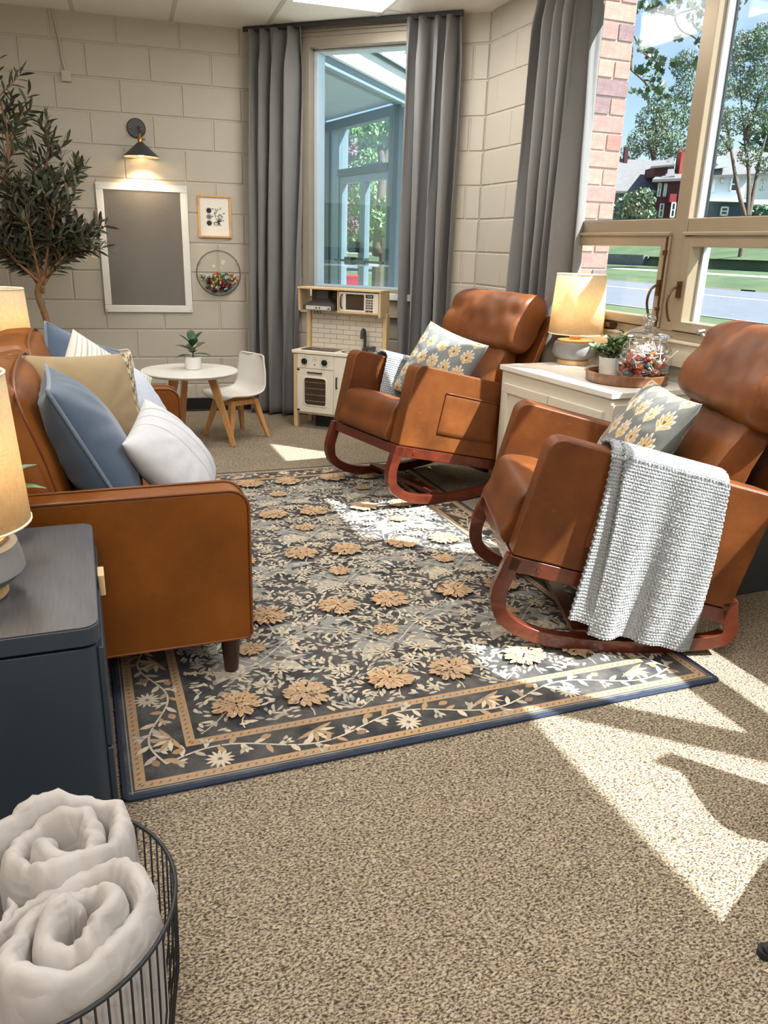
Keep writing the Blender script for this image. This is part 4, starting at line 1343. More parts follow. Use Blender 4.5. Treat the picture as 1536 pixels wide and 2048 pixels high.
def throw_under(u, v):
    P = throw_near(np.clip(u * .30 - .09, -1, 1) , .165 + v * .79)
    ox, oy = sin(R2_ROT), -cos(R2_ROT)
    k = np.clip(v * 1.2 - .15, 0, 1)
    P[..., 0] += -ox * (.016 + .0 * k) - cos(R2_ROT) * .035 * k; P[..., 1] += -oy * (.016 + .0 * k) - sin(R2_ROT) * .035 * k
    P[..., 2] += -.003
    return P
o = knit_sheet('folded_layer', throw_under, 90, 480, 11, 64, .0065, th2)
def throw_far(u, v):
    rk = (R1_LOC, R1_ROT); hw = RW / 2
    lin, ltop, lout = .22, .12, .15
    s = (1 - v) * (lin + ltop + lout)          # v 0 outside bottom ... 1 inside bottom
    s = v * (lin + ltop + lout)
    a0 = .17 + u * .34
    ou = lout - np.clip(s, 0, lout); tp = np.clip(s - lout, 0, ltop); inn = np.clip(s - lout - ltop, 0, lin)
    th = tp / ltop * pi; rad = (.085 + .03) / 2
    y = (hw - .0425) + rad * np.cos(th)
    b = .392 + .026 * np.sin(th) - ou - inn
    y = y - np.clip(inn, 0, 1) * (.25 + .05 * np.sin(u * 8)) - .008 * np.sin(u * 13) * (inn > 0)
    X, Y, Z = chair_np(rk, a0 + .02 * np.sin(v * 4), b, y)
    return np.stack([X, Y, Z], -1)
th1 = knit_sheet('knit_throw', lambda u, v: throw_far(1 - u, v), 210, 300, 30, 44, .0065)
tag(th1, 'folded grey knit throw draped inside the far rocker arm', 'throw blanket', 'grey knit throws')
# ================================================================ lamps
def shade_mat():
    k = NT('linen_shade')
    v = k.coord('Object', (60, 60, 900)); v2 = k.coord('Object', (420, 420, 40))
    n = k.mix(.5, k.noise(v, 1, 2), k.noise(v2, 1, 2))
    c = k.ramp(n, [(.35, srgb(216, 196, 160)), (.65, srgb(238, 222, 188))])
    df = k.n('ShaderNodeBsdfDiffuse'); tl = k.n('ShaderNodeBsdfTranslucent'); mx = k.n('ShaderNodeMixShader')
    mx.inputs['Fac'].default_value = .5
    k.l(c, df.inputs['Color']); k.l(c, tl.inputs['Color'])
    k.l(df.outputs[0], mx.inputs[1]); k.l(tl.outputs[0], mx.inputs[2]); k.l(mx.outputs[0], k.out.inputs['Surface'])
    return k.m
SHADE = shade_mat()
LWOOD = wood('lamp_wood', srgb(190, 146, 96), srgb(214, 172, 120), (3, 3, 14), 8, .45)
CONC = plain('grey_concrete', srgb(126, 124, 122), .8, var=.08, vscale=30, bump=.15, bscale=120)
def make_lamp(label, loc, power, drum=.105):
    t = thing('table_lamp', label, 'table lamp', loc, 0, 'table lamps with linen drum shades')
    G().lathe([(.076, 0), (.080, .004), (.080, .022), (.076, .026)], 36).obj('foot', LWOOD, t, smooth=40)
    G().lathe([(.074, .026), (.098, .036), (drum + .004, .055), (drum, .085), (drum - .006, .108), (.088, .114)], 40).obj('concrete_body', CONC, t, smooth=50)
    G().lathe([(.088, .114), (.088, .121), (.03, .124), (.03, .165)], 36).obj('wood_neck', LWOOD, t, smooth=40)
    g = G().lathe([(.136, .152), (.120, .440)], 48, I4, False, False)
    g.obj('lamp_shade', SHADE, t, smooth=180, solid=.0016)
    g = G()
    for r, z in ((.1365, .153), (.1205, .439)): G().tube([(r * cos(a), r * sin(a), z) for a in np.linspace(0, 2 * pi, 40)[:-1]], .0028, 6, True).obj('shade_trim', mat('shade_trim', lambda: plain('shade_trim', srgb(238, 226, 200), .8)), t, smooth=180)
    g = G()
    for k in range(3): g.bar((0, 0, .425), (.119 * cos(k * 2.094), .119 * sin(k * 2.094), .425), .004, .003)
    g.cyl(.012, .165, .22, 12); g.cyl(.012, .418, .432, 12)
    g.obj('spider_fitter', BRASS, t, smooth=40)
    G().lathe([(.012, .22), (.028, .26), (.03, .29), (.018, .32), (.004, .327)], 16).obj('bulb', BULB, t, smooth=180)
    ld = bpy.data.lights.new('lamp_light', 'POINT'); ld.energy = power; ld.color = (1.0, .76, .48); ld.shadow_soft_size = .045
    lo = bpy.data.objects.new('lamp_light', ld); lo.location = (loc[0], loc[1], loc[2] + .275); COL.objects.link(lo)
    return t
# ================================================================ dark side cabinets beside the sofa
INKB = plain('ink_blue_lacquer', srgb(44, 54, 64), .42, var=.05)
INKT = wood('ink_blue_top', srgb(64, 66, 70), srgb(82, 82, 84), (30, 2, 2), 6, .38)
TABL = plain('tan_leather_tab', srgb(206, 172, 128), .6)
def side_cabinet(label, y0, y1, x1=-.018, depth=.46, zt=.56):
    t = thing('side_cabinet', label, 'cabinet', (x1 - depth / 2, (y0 + y1) / 2, 0), 0, 'ink blue side cabinets')
    hx, hy = depth / 2, (y1 - y0) / 2
    G().prism(rrect(-hx, hx, -hy, hy, .03, 5), zt - .040, zt - .003).obj('top', INKB, t, bevel=.003)
    G().prism(rrect(-hx + .002, hx - .002, -hy + .002, hy - .002, .03, 5), zt - .003, zt).obj('top_veneer', INKT, t, bevel=.001)
    G().prism(rrect(-hx + .006, hx - .006, -hy + .005, hy - .005, .028, 5), .05, zt - .047).obj('body', INKB, t, bevel=.002)
    G().prism(rrect(-hx + .03, hx - .03, -hy + .03, hy - .03, .02, 3), .0, .05).obj('plinth', BLACK, t)
    for k, (a, b) in enumerate(((.06, .28), (.285, zt - .055))):
        d = G().box(hx - .008, hx + .004, -hy + .02, hy - .02, a, b).obj('drawer', INKB, t, bevel=.003)
        if not k: continue
        g = G().prism(rrect(-.004, .010, -.028, .028, .004, 3), -.024, .024, T(hx + .006, .03, zt - .050))
        g.obj('leather_tab', TABL, d, bevel=.001)
    return t
side_cabinet('ink blue side cabinet with a tan leather tab by the near sofa arm', 1.392, 1.985)
side_cabinet('ink blue side cabinet beyond the far sofa arm, carrying the far lamp', 3.84, 4.43, -.10)
make_lamp('linen drum table lamp on the near ink blue cabinet at the left edge', (-.263, 1.60, .56), 4.5, .112)
make_lamp('linen drum table lamp behind the far end of the sofa', (-.365, 4.22, .56), 4.5)
# small leafy plant behind the near lamp
VARG = plain('striped_leaf', srgb(96, 128, 92), .5, var=.3, vscale=40)
def bent_leaf(g, base, direction, L, W, droop, n=6, fold=.25, twist=0.0):
    base = Vector(base); d = Vector(direction).normalized()
    side = d.cross(Vector((0, 0, 1)));  side = side.normalized() if side.length > .01 else Vector((1, 0, 0))
    up = side.cross(d)
    if twist: side = (Matrix.Rotation(twist, 3, d) @ side); up = side.cross(d)
    vs = []
    for k in range(n + 1):
        t_ = k / n
        p = base + d * (L * t_) + Vector((0, 0, -1)) * droop * L * t_ * t_
        w = W / 2 * (sin(pi * min(1, t_ * .96 + .03)) ** .7)
        vs += [p - side * w + up * w * fold, p, p + side * w + up * w * fold]
    fs = []
    for k in range(n):
        a = k * 3
        fs += [(a, a + 1, a + 4, a + 3), (a + 1, a + 2, a + 5, a + 4)]
    g.add(vs, fs)
TERRA = plain('pot_glaze', srgb(214, 208, 196), .5)
SOIL = plain('potting_soil', srgb(48, 38, 30), .95, bump=.6, bscale=90)
t = thing('potted_plant', 'small striped leaf plant half hidden behind the near lamp', 'plant', (-.27, 1.87, .56))
G().lathe([(.04, 0), (.052, .08), (.055, .084), (.05, .086), (.046, .075)], 24, I4, True, False).obj('pot', TERRA, t, smooth=50)
G().cyl(.046, .06, .074, 20).obj('soil', SOIL, t)
rn = random.Random(3)
for k in range(16):
    a = k * 2.4; e = rn.uniform(.3, 1.0)
    g = G(); g.tube([(0, 0, .07), (.02 * cos(a), .02 * sin(a), .12)], .0015, 5)
    bent_leaf(g, (.02 * cos(a), .02 * sin(a), .115), (cos(a) * cos(e), sin(a) * cos(e), sin(e)), rn.uniform(.12, .19), .042, .35)
    g.obj('leaf', VARG, t, smooth=180)
# ================================================================ right cabinet
CREAM_P = plain('cream_paint', srgb(206, 198, 180), .42, var=.02)
CREAM_T = plain('cream_top', srgb(218, 212, 200), .35, var=.02)
cyaw = 4.0
t = thing('storage_cabinet', 'cream painted cabinet with shaker doors between the two rockers', 'cabinet', (2.215, 3.065, 0), radians(cyaw))
hx, hy, zt = .232, .41, .70
G().box(-hx - .012, hx + .012, -hy - .012, hy + .012, zt - .026, zt).obj('top', CREAM_T, t, bevel=.004)
G().box(-hx, hx, -hy, hy, .08, zt - .026).obj('carcass', CREAM_P, t, bevel=.003)
g = G()
for sx in (-hx, hx - .05):
    for sy in (-hy, hy - .05): g.box(sx, sx + .05, sy, sy + .05, 0, .08)
g.obj('feet', CREAM_P, t, bevel=.003)
def shaker(root, name, x, y0, y1, z0, z1, rail=.045, face='x'):
    """framed panel on the -X face (face x) or the -Y face"""
    def put(a0, a1, d0, d1, c0, c1, g):
        if face == 'x': g.box(x - d1, x - d0, a0, a1, c0, c1)
        else: g.box(a0, a1, x - d1, x - d0, c0, c1)
    g = G()
    put(y0, y1, 0, .016, z1 - rail, z1, g); put(y0, y1, 0, .016, z0, z0 + rail, g); put(y0, y0 + rail, 0, .016, z0 + rail, z1 - rail, g); put(y1 - rail, y1, 0, .016, z0 + rail, z1 - rail, g)
    o = g.obj(name, CREAM_P, root, bevel=.002)
    p = G(); put(y0 + rail, y1 - rail, 0, .004, z0 + rail, z1 - rail, p); p.obj('panel', CREAM_P, o)
    return o
for (a, b) in ((-hy + .035, -.004), (.004, hy - .035)):
    d = shaker(t, 'door', -hx, a, b, .11, zt - .085)
    G().lathe([(.006, 0), (.006, .012), (.012, .018), (.010, .026)], 14, T(-hx - .016, (b - .03) if a < 0 else (a + .03), .42) @ RY(-90)).obj('knob', BRONZE, d, smooth=40)
shaker(t, 'side_panel', -hy, -hx + .0, hx - .0, .11, zt - .05, .05, 'y')
TM = Matrix.Translation((2.215, 3.065, 0)) @ RZ(cyaw)
make_lamp('lit linen drum table lamp on the cream cabinet', (2.340, 3.425, .70), 4.5)
# round wooden tray
ACAC = wood('acacia_wood', srgb(84, 50, 28), srgb(126, 80, 46), (3, 12, 3), 5, .38, .1)
TRC = (2.255, 2.875)
t = thing('round_tray', 'round dark wooden tray on the cream cabinet', 'tray', (TRC[0], TRC[1], .70))
G().lathe([(.168, 0), (.176, .004), (.180, .044), (.176, .046), (.166, .046), (.163, .012), (.0, .012)], 56, I4, True, False).obj('tray_body', ACAC, t, smooth=40)
# small bushy plant
PGRN = plain('boxwood_leaf', srgb(84, 112, 66), .5, var=.35, vscale=60)
PGRN2 = plain('boxwood_leaf_pale', srgb(150, 172, 132), .5, var=.2, vscale=60)
PC = (2.245, 2.985)
t = thing('potted_plant', 'bushy small leaved plant in a cream pot on the wooden tray', 'plant', (PC[0], PC[1], .712))
G().lathe([(.043, 0), (.048, .003), (.054, .082), (.050, .083), (.046, .07)], 30, I4, True, False).obj('pot', TERRA, t, smooth=50)
G().cyl(.047, .05, .07, 20).obj('soil', SOIL, t)
rn = random.Random(8)
lm = []
for M_ in (PGRN, PGRN, PGRN2):
    g = G(); bent_leaf(g, (0, 0, 0), (1, 0, .15), .034, .020, .2, 3); me = g.mesh('leaf'); me.materials.append(M_); lm.append(me)
st = G()
for k in range(26):
    a = rn.uniform(0, 6.28); e = rn.uniform(.45, 1.5); L = rn.uniform(.07, .135)
    tip = Vector((cos(a) * cos(e) * L * 1.05, sin(a) * cos(e) * L * 1.05, .07 + sin(e) * L))
    b0 = Vector((rn.uniform(-.02, .02), rn.uniform(-.02, .02), .068))
    st.tube([b0, b0.lerp(tip, .5) + Vector((0, 0, .012)), tip], .0012, 4)
    for q in range(11):
        f = .3 + .7 * q / 10
        p = b0.lerp(tip, f) + Vector((0, 0, .012 * (1 - abs(2 * f - 1))))
        o = bpy.data.objects.new('leaf', lm[rn.randrange(3)])
        o.matrix_local = Matrix.Translation(p) @ Euler((rn.uniform(-.5, .5), rn.uniform(-.9, .3), rn.uniform(0, 6.28))).to_matrix().to_4x4() @ Matrix.Scale(rn.uniform(.7, 1.15), 4)
        link(o, t)
st.obj('stems', plain('plant_stem', srgb(90, 104, 60), .6), t)
# glass jar of lollipops
def clear_glass():
    k = NT('clear_glass')
    tr = k.n('ShaderNodeBsdfTransparent', Color=(.95, .965, .97, 1)); gl = k.n('ShaderNodeBsdfGlossy', Roughness=.02)
    lw = k.n('ShaderNodeLayerWeight', Blend=.42); r = k.n('ShaderNodeMath', _operation='MULTIPLY_ADD'); r.inputs[1].default_value = .8; r.inputs[2].default_value = .07
    mx = k.n('ShaderNodeMixShader'); k.l(lw.outputs['Facing'], r.inputs[0]); k.l(r.outputs[0], mx.inputs['Fac']); k.l(tr.outputs[0], mx.inputs[1]); k.l(gl.outputs[0], mx.inputs[2])
    k.l(mx.outputs[0], k.out.inputs['Surface']); return k.m
CLG = clear_glass()
JC = (2.315, 2.845)
t = thing('candy_jar', 'clear glass lidded jar of lollipops on the wooden tray', 'jar', (JC[0], JC[1], .712))
G().lathe([(.086, 0), (.098, .006), (.112, .04), (.118, .09), (.113, .13), (.098, .155), (.086, .168), (.086, .185), (.092, .190)], 44, I4, True, False).obj('jar_body', CLG, t, smooth=60)
lid = G().lathe([(.100, .186), (.104, .192), (.098, .200), (.070, .216), (.030, .232), (.016, .238), (.014, .248)], 44, I4, False, False).obj('lid', CLG, t, smooth=60)
G().lathe([(.012, .246), (.024, .252), (.030, .264), (.026, .278), (.012, .286), (.002, .287)], 20).obj('lid_knob', CLG, lid, smooth=60)
STK = plain('lolly_stick', srgb(232, 224, 214), .5)
candy = [plain('candy_wrapper', srgb(*c), .25, var=.1, vscale=80) for c in ((164, 62, 50), (206, 112, 64), (140, 56, 66), (190, 132, 84), (104, 124, 130), (120, 76, 84), (196, 190, 180), (112, 126, 96))]
cms = []
for m_ in candy:
    g = G().lathe([(.003, -.013), (.010, -.008), (.0135, 0), (.010, .008), (.004, .013), (.008, .018), (.004, .016)], 10); me = g.mesh('lollipop_head'); me.materials.append(m_); cms.append(me)
sme = G().cyl(.0021, .012, .085, 6).mesh('lollipop_stick'); sme.materials.append(STK)
rn = random.Random(4)
for k in range(95):
    while True:
        x, y, z = rn.uniform(-.1, .1), rn.uniform(-.1, .1), rn.uniform(.018, .125) ** 1.0
        if hypot(x, y) < .094 - (.015 if z < .03 else 0): break
    r = hypot(x, y) or .01
    d = Vector((-x / r * rn.uniform(.0, 1.1) + rn.uniform(-.8, .8), -y / r * rn.uniform(0, 1.1) + rn.uniform(-.8, .8), rn.uniform(-.1, .9))).normalized()
    o = bpy.data.objects.new('lollipop', cms[rn.choice((0, 0, 1, 1, 2, 3, 4, 5, 6, 7))])
    o.matrix_world = Matrix.Translation((JC[0] + x, JC[1] + y, .712 + z)) @ d.to_track_quat('Z', 'Y').to_matrix().to_4x4()
    link(o); tag(o, 'wrapped lollipop heaped inside the glass jar', 'lollipop', 'lollipops in the glass jar')
    s = bpy.data.objects.new('stick', sme); link(s, o)
# small clear dish behind the tray
t = G().lathe([(.03, 0), (.036, .002), (.04, .018), (.038, .018), (.033, .004), (0, .004)], 28, T(2.30, 3.20, .70), True, False).obj('glass_dish', CLG, None, smooth=50); tag(t, 'little clear glass dish between the lamp and the tray', 'dish')
# ================================================================ toddler table and chairs
BEECH = wood('beech', srgb(186, 132, 76), srgb(212, 160, 102), (8, 8, 1), 12, .42)
TC = (.602, 4.96); TH = .48
t = thing('toddler_table', 'low round white toddler table with splayed wooden legs', 'table', (TC[0], TC[1], 0))
G().lathe([(.27, TH - .024), (.288, TH - .018), (.295, TH - .006), (.292, TH), (.0, TH + .0001)], 60, I4, True, False).obj('tabletop', WHITE, t, smooth=50)
G().lathe([(.09, TH - .05), (.09, TH - .024)], 20).obj('mount_plate', BEECH, t)
for a in (-22, 98, 218):
    a = radians(a)
    p0 = Vector((.13 * cos(a), .13 * sin(a), TH - .026)); p1 = Vector((.262 * cos(a), .262 * sin(a), .001))
    g = G(); d = (p1 - p0)
    u = Vector((-sin(a), cos(a), 0)); w = Vector((cos(a), sin(a), 0))
    vs = []
    for f, hw_ in ((0, .026), (1, .015)):
        p = p0 + d * f
        for sx, sy in ((-1, -1), (1, -1), (1, 1), (-1, 1)): vs.append(p + u * sx * hw_ * .8 + w * sy * hw_)
    g.add(vs, [(0, 1, 2, 3), (7, 6, 5, 4), (0, 4, 5, 1), (1, 5, 6, 2), (2, 6, 7, 3), (3, 7, 4, 0)])
    g.obj('leg', BEECH, t, bevel=.005)
def shell_chair(label, loc, face):
    """toddler shell chair; `face` is the world azimuth it looks toward"""
    t = thing('toddler_chair', label, 'chair', (loc[0], loc[1], 0), radians(face), 'white toddler shell chairs')
    prof = [(.165, .268), (.150, .285), (.10, .284), (.03, .274), (-.05, .272), (-.105, .286), (-.138, .325), (-.152, .38), (-.165, .45), (-.176, .525), (-.178, .538)]
    cv = catmull([(a, 0, b) for a, b in prof], 4); n = len(cv)
    wid = [(0, .12), (.08, .165), (.3, .172), (.45, .168), (.6, .165), (.75, .16), (.9, .135), (.97, .10), (1, .06)]
    def half(tt):
        for (a, x), (b, y) in zip(wid[:-1], wid[1:]):
            if tt <= b: return x + (y - x) * ((tt - a) / (b - a))
        return wid[-1][1]
    def fn(u, v):
        f = v * (n - 1); i = min(int(f), n - 2); p = cv[i].lerp(cv[i + 1], f - i)
        s = 2 * u - 1; w = half(v)
        lift = .035 * abs(s) ** 3.0 * min(1, max(0, 1 - abs(v - .45) * 1.6))
        fwd = .040 * abs(s) ** 2.5 * max(0, min(1, (v - .45) * 2.5))
        return (p.x + fwd, s * w, p.z + lift)
    G().grid(fn, 24, 40).obj('shell', WHITE, t, smooth=180, solid=.007)
    for sx, sy in ((1, 1), (1, -1), (-1, 1), (-1, -1)):
        p0 = Vector((.085 * sx, .085 * sy, .262)); p1 = Vector((.15 * sx, .15 * sy, .001))
        g = G(); d = p1 - p0; vs = []
        for f, hw_ in ((0, .020), (1, .012)):
            p = p0 + d * f
            for q, r in ((-1, -1), (1, -1), (1, 1), (-1, 1)): vs.append(p + Vector((q * hw_, r * hw_, 0)))
        g.add(vs, [(0, 1, 2, 3), (7, 6, 5, 4), (0, 4, 5, 1), (1, 5, 6, 2), (2, 6, 7, 3), (3, 7, 4, 0)])
        g.obj('leg', BEECH, t, bevel=.004)
    g = G().bar((.09, -.085, .243), (.09, .085, .243), .018, .034).bar((-.09, -.085, .243), (-.09, .085, .243), .018, .034).bar((-.085, .09, .243), (.085, .09, .243), .018, .034).bar((-.085, -.09, .243), (.085, -.09, .243), .018, .034)
    g.obj('apron', BEECH, t, bevel=.003)
shell_chair('white shell toddler chair to the right of the round table', (.915, 5.15), 204)
shell_chair('white shell toddler chair mostly hidden left of the round table', (.275, 5.33), -48)
# plant on the table
FIDL = plain('glossy_dark_leaf', srgb(46, 78, 52), .32, var=.25, vscale=20)
t = thing('potted_plant', 'small broad leaved plant in a white pot on the toddler table', 'plant', (.628, 4.99, TH))
G().lathe([(.044, 0), (.050, .004), (.054, .078), (.050, .079), (.046, .066)], 30, I4, True, False).obj('pot', WHITE, t, smooth=50)
G().cyl(.047, .05, .066, 20).obj('soil', SOIL, t)
G().tube([(0, 0, .06), (.004, 0, .12), (0, .004, .18)], .004, 6).obj('stem', plain('plant_stem', srgb(90, 104, 60), .6), t)
for (a, e, L, W, z) in ((200, .15, .12, .05, .085), (-20, .2, .12, .055, .09), (150, .5, .13, .062, .11), (30, .55, .13, .065, .12), (260, .5, .10, .06, .10), (90, .6, .11, .06, .11), (170, .9, .13, .06, .14), (10, 1.0, .13, .065, .15), (280, .9, .10, .06, .14), (100, 1.25, .11, .055, .16)):
    g = G(); a = radians(a); bent_leaf(g, (0, 0, z), (cos(a) * cos(e), sin(a) * cos(e), sin(e)), L, W, .25, 7, .2); g.obj('leaf', FIDL, t, smooth=180)
# ================================================================ toy kitchen
KY = radians(-43.1)
KW, KD, KH, KT = .62, .25, .545, .962
t = thing('toy_kitchen', 'white and birch toy kitchen with hob, hood and microwave under the tall window', 'toy kitchen', (1.362, 5.352, 0), KY)
BIRCH = wood('birch_ply', srgb(206, 176, 128), srgb(224, 198, 152), (5, 5, 1), 10, .5)
KWH = plain('toy_white', srgb(232, 224, 208), .4, var=.015)
KGREY = plain('toy_dark_grey', srgb(66, 62, 60), .45)
# local: x along the width, y to the back, z up
for x in (0.0, KW - .03):
    for y in (.0, KD - .03): G().box(x, x + .03, y, y + .03, 0, KH - .022).obj('leg', BIRCH, t, bevel=.002)
G().box(.03, KW - .03, .006, .018, .115, KH - .022).obj('front_carcass', KWH, t, bevel=.001)
G().box(.004, KW - .004, .012, KD - .004, .098, .115).obj('bottom_shelf', KWH, t, bevel=.002)
for x in (.004, KW - .016): G().box(x, x + .012, .02, KD - .02, .115, KH - .022).obj('side_panel', KWH, t)
G().box(.03, KW - .03, KD - .02, KD - .01, .115, KH - .022).obj('back_panel', KWH, t)
G().box(-.008, KW + .008, -.012, KD + .004, KH - .022, KH).obj('counter', KWH, t, bevel=.004)
hob = G().prism(rrect(.04, .30, .025, .165, .012, 4), KH, KH + .004).obj('hob', plain('hob_brown', srgb(70, 54, 44), .25), t, bevel=.001)
for (cx, cy, r) in ((.11, .095, .045), (.22, .095, .055)): G().lathe([(r, 0), (r, .0012), (r - .004, .0012), (r - .004, 0)], 30, T(cx, cy, KH + .004), False, False).obj('hob_ring', KGREY, hob)
sk = G().lathe([(.112, .002), (.112, .004), (.10, .004), (.088, -.014), (.0, -.016)], 36, T(.455, .085, KH) @ Matrix.Diagonal((1.1, .62, 1, 1)), False, False).obj('sink_bowl', KGREY, t, smooth=50)
fc = G(); fc.lathe([(.02, 0), (.02, .018), (.012, .022)], 16, T(.46, .185, KH)); fc.tube(catmull([(.46, .185, KH + .02), (.46, .185, KH + .10), (.46, .18, KH + .135), (.46, .155, KH + .15), (.46, .135, KH + .135), (.46, .13, KH + .09)], 5), .011, 10); fc.cyl(.011, 0, .05, 10, T(.47, .18, KH + .025) @ RY(90)); fc.cyl(.016, .0, .02, 12, T(.52, .18, KH + .025) @ RY(90))
fc.obj('tap', KGREY, t, smooth=50)
# oven control panel, door
cp = G().box(.034, .312, -.004, .006, .425, KH - .026).obj('control_panel', KWH, t, bevel=.002)
PRINTK = plain('grey_print', srgb(110, 106, 100), .6)
for cx in (.09, .245):
    k = G().lathe([(.021, 0), (.021, .012), (.017, .016)], 24, T(cx, -.004, .472) @ RX(90)); k.box(-.004, .004, -.018, .018, .016, .022, T(cx, -.004, .472) @ RX(90)); k.obj('knob', BLACK, cp, bevel=.001)
    g = G()
    for q in range(9):
        a = radians(-60 + q * 37); g.box(-.004, .004, -.0015, .0015, 0, .0006, T(cx + .035 * cos(a), -.0042, .472 + .035 * sin(a)) @ RX(90))
    g.obj('dial_marks', PRINTK, cp)
g = G(); g.lathe([(.005, 0), (.004, .003)], 12, T(.168, -.004, .452) @ RX(90)); g.obj('indicator', BLACK, cp)
g = G()
for (a0, a1, b0, b1) in ((.150, .152, .468, .505), (.184, .186, .468, .505), (.150, .186, .468, .470), (.150, .186, .503, .505)): g.box(a0, a1, -.0046, -.004, b0, b1)
g.box(.160, .176, -.0046, -.004, .478, .496); g.obj('clock_print', plain('pale_print', srgb(200, 194, 180), .6), cp)
dg = G()
P_ = rrect(.034, .312, .118, .420, .006, 3)
# oven door with a rounded window opening
dg.box(.034, .085, -.008, .006, .118, .420); dg.box(.262, .312, -.008, .006, .118, .420); dg.box(.085, .262, -.008, .006, .118, .165); dg.box(.085, .262, -.008, .006, .365, .420)
door = dg.obj('oven_door', KWH, t)
outer = [(x, z) for x, z in rrect(.078, .270, .158, .372, .026, 6)]; inner = [(x, z) for x, z in rrect(.090, .258, .170, .360, .02, 6)]
bz = G(); n = len(outer)
vs = [(x, -.010, z) for x, z in outer] + [(x, -.014, z) for x, z in inner] + [(x, .004, z) for x, z in inner]
bz.add(vs, [(i, (i + 1) % n, n + (i + 1) % n, n + i) for i in range(n)] + [(n + i, n + (i + 1) % n, 2 * n + (i + 1) % n, 2 * n + i) for i in range(n)])
bz.obj('window_bezel', KWH, door, smooth=40)
SMOKE = plain('smoked_acrylic', srgb(70, 58, 48), .15, var=.1)
G().prism([(x, z) for x, z in inner][::-1], -.003, -.001, Matrix(((1, 0, 0, 0), (0, 0, 1, 0), (0, 1, 0, 0), (0, 0, 0, 1)))).obj('oven_window', SMOKE, door)
for q in range(4):
    z = .198 + q * .044
    G().tube([(.094, -.0045, z), (.254, -.0045, z)], .0012, 5).obj('rack_wire', plain('rack_wire', srgb(176, 160, 140), .4), door)
G().box(.118, .228, -.026, -.018, .393, .403).box(.118, .126, -.02, -.008, .393, .403).box(.22, .228, -.02, -.008, .393, .403).obj('oven_handle', KGREY, door, bevel=.002)
for z in (.128, .412): G().box(.033, .052, -.010, -.006, z - .006, z + .006).obj('hinge', BLACK, door)
d2 = G().box(.322, KW - .034, -.008, .006, .118, KH - .028).obj('cupboard_door', KWH, t, bevel=.002)
G().box(.336, .346, -.022, -.014, .30, .38).box(.336, .346, -.018, -.006, .30, .31).box(.336, .346, -.018, -.006, .37, .38).obj('cupboard_handle', KGREY, d2, bevel=.002)
G().box(.3135, .3205, -.004, .004, .118, KH - .026).obj('divider', KWH, t)
# splashback with tiles (each tile its own piece)
PY_ = KD - .035
for x in (.0, KW - .034): G().box(x + .03 * 0, x + .03, PY_ - .02, KD - .005, KH, KT - .155).obj('post', BIRCH, t, bevel=.002)
sb = G().box(.03, KW - .034, PY_ + .004, PY_ + .012, KH, KT - .02).obj('splashback', plain('grout_brown', srgb(120, 104, 86), .7), t)
TIL = plain('white_tile', srgb(228, 218, 202), .35, var=.03, vscale=5)
tx0, tx1, tz0, tz1 = .031, KW - .035, KH + .001, KT - .15
tw, th_ = (tx1 - tx0) / 5.6, (tz1 - tz0) / 8.0
def tile_mesh(w):
    g = G().box(.0012, w - .0012, -.003, 0.0, .0012, th_ - .0012); me = g.mesh('tile'); me.materials.append(TIL); return me
tcache = {}
for r in range(8):
    x = tx0 - (tw / 2 if r % 2 else 0)
    while x < tx1 - .004:
        a, b = max(x, tx0), min(x + tw, tx1)
        if b - a > .006:
            kk = round(b - a, 4)
            if kk not in tcache: tcache[kk] = tile_mesh(b - a)
            o = bpy.data.objects.new('tile', tcache[kk]); o.location = (a, PY_ + .004, tz0 + r * th_); link(o, sb)
        x += tw
# upper shelf box
G().box(-.012, KW + .012 - .02, PY_ - .135, KD, KT - .012, KT).obj('shelf_top', BIRCH, t, bevel=.002)
G().box(-.008, .004, PY_ - .125, KD - .004, KT - .158, KT - .012).obj('shelf_side', BIRCH, t, bevel=.001)
G().box(KW - .024, KW - .01, PY_ - .125, KD - .004, KT - .175, KT - .012).obj('shelf_side', BIRCH, t, bevel=.001)
G().box(.285, KW - .024, PY_ - .125, PY_ + .004, KT - .158, KT - .148).obj('microwave_shelf', BIRCH, t, bevel=.001)
G().box(.285, .295, PY_ - .115, PY_ + .004, KT - .148, KT - .012).obj('shelf_divider', BIRCH, t, bevel=.001)
hd = G(); M0 = [(.03, PY_ - .13, KT - .145), (.272, PY_ - .13, KT - .145), (.272, PY_ - .005, KT - .145), (.03, PY_ - .005, KT - .145)]
hd.add([(.03, PY_ - .13, KT - .15), (.272, PY_ - .13, KT - .15), (.272, PY_ - .002, KT - .15), (.03, PY_ - .002, KT - .15), (.03, PY_ - .13, KT - .118), (.272, PY_ - .13, KT - .118), (.272, PY_ - .002, KT - .118), (.03, PY_ - .002, KT - .118),
        (.108, PY_ - .075, KT - .072), (.196, PY_ - .075, KT - .072), (.196, PY_ - .002, KT - .072), (.108, PY_ - .002, KT - .072), (.108, PY_ - .075, KT - .013), (.196, PY_ - .075, KT - .013), (.196, PY_ - .002, KT - .013), (.108, PY_ - .002, KT - .013)],
       [(0, 3, 2, 1)] + [(b + i, b + (i + 1) % 4, b + 4 + (i + 1) % 4, b + 4 + i) for b in (0, 4, 8) for i in range(4)] + [(12, 13, 14, 15)])
hood = hd.obj('hood', KGREY, t)
hp_ = G().box(.055, .245, PY_ - .1325, PY_ - .13, KT - .147, KT - .121).obj('hood_panel', plain('silver_print', srgb(206, 202, 194), .35), hood)
for x in (.135, .16): G().cyl(.0055, 0, .003, 12, T(x, PY_ - .1325, KT - .134) @ RX(90)).obj('hood_button', BLACK, hp_)
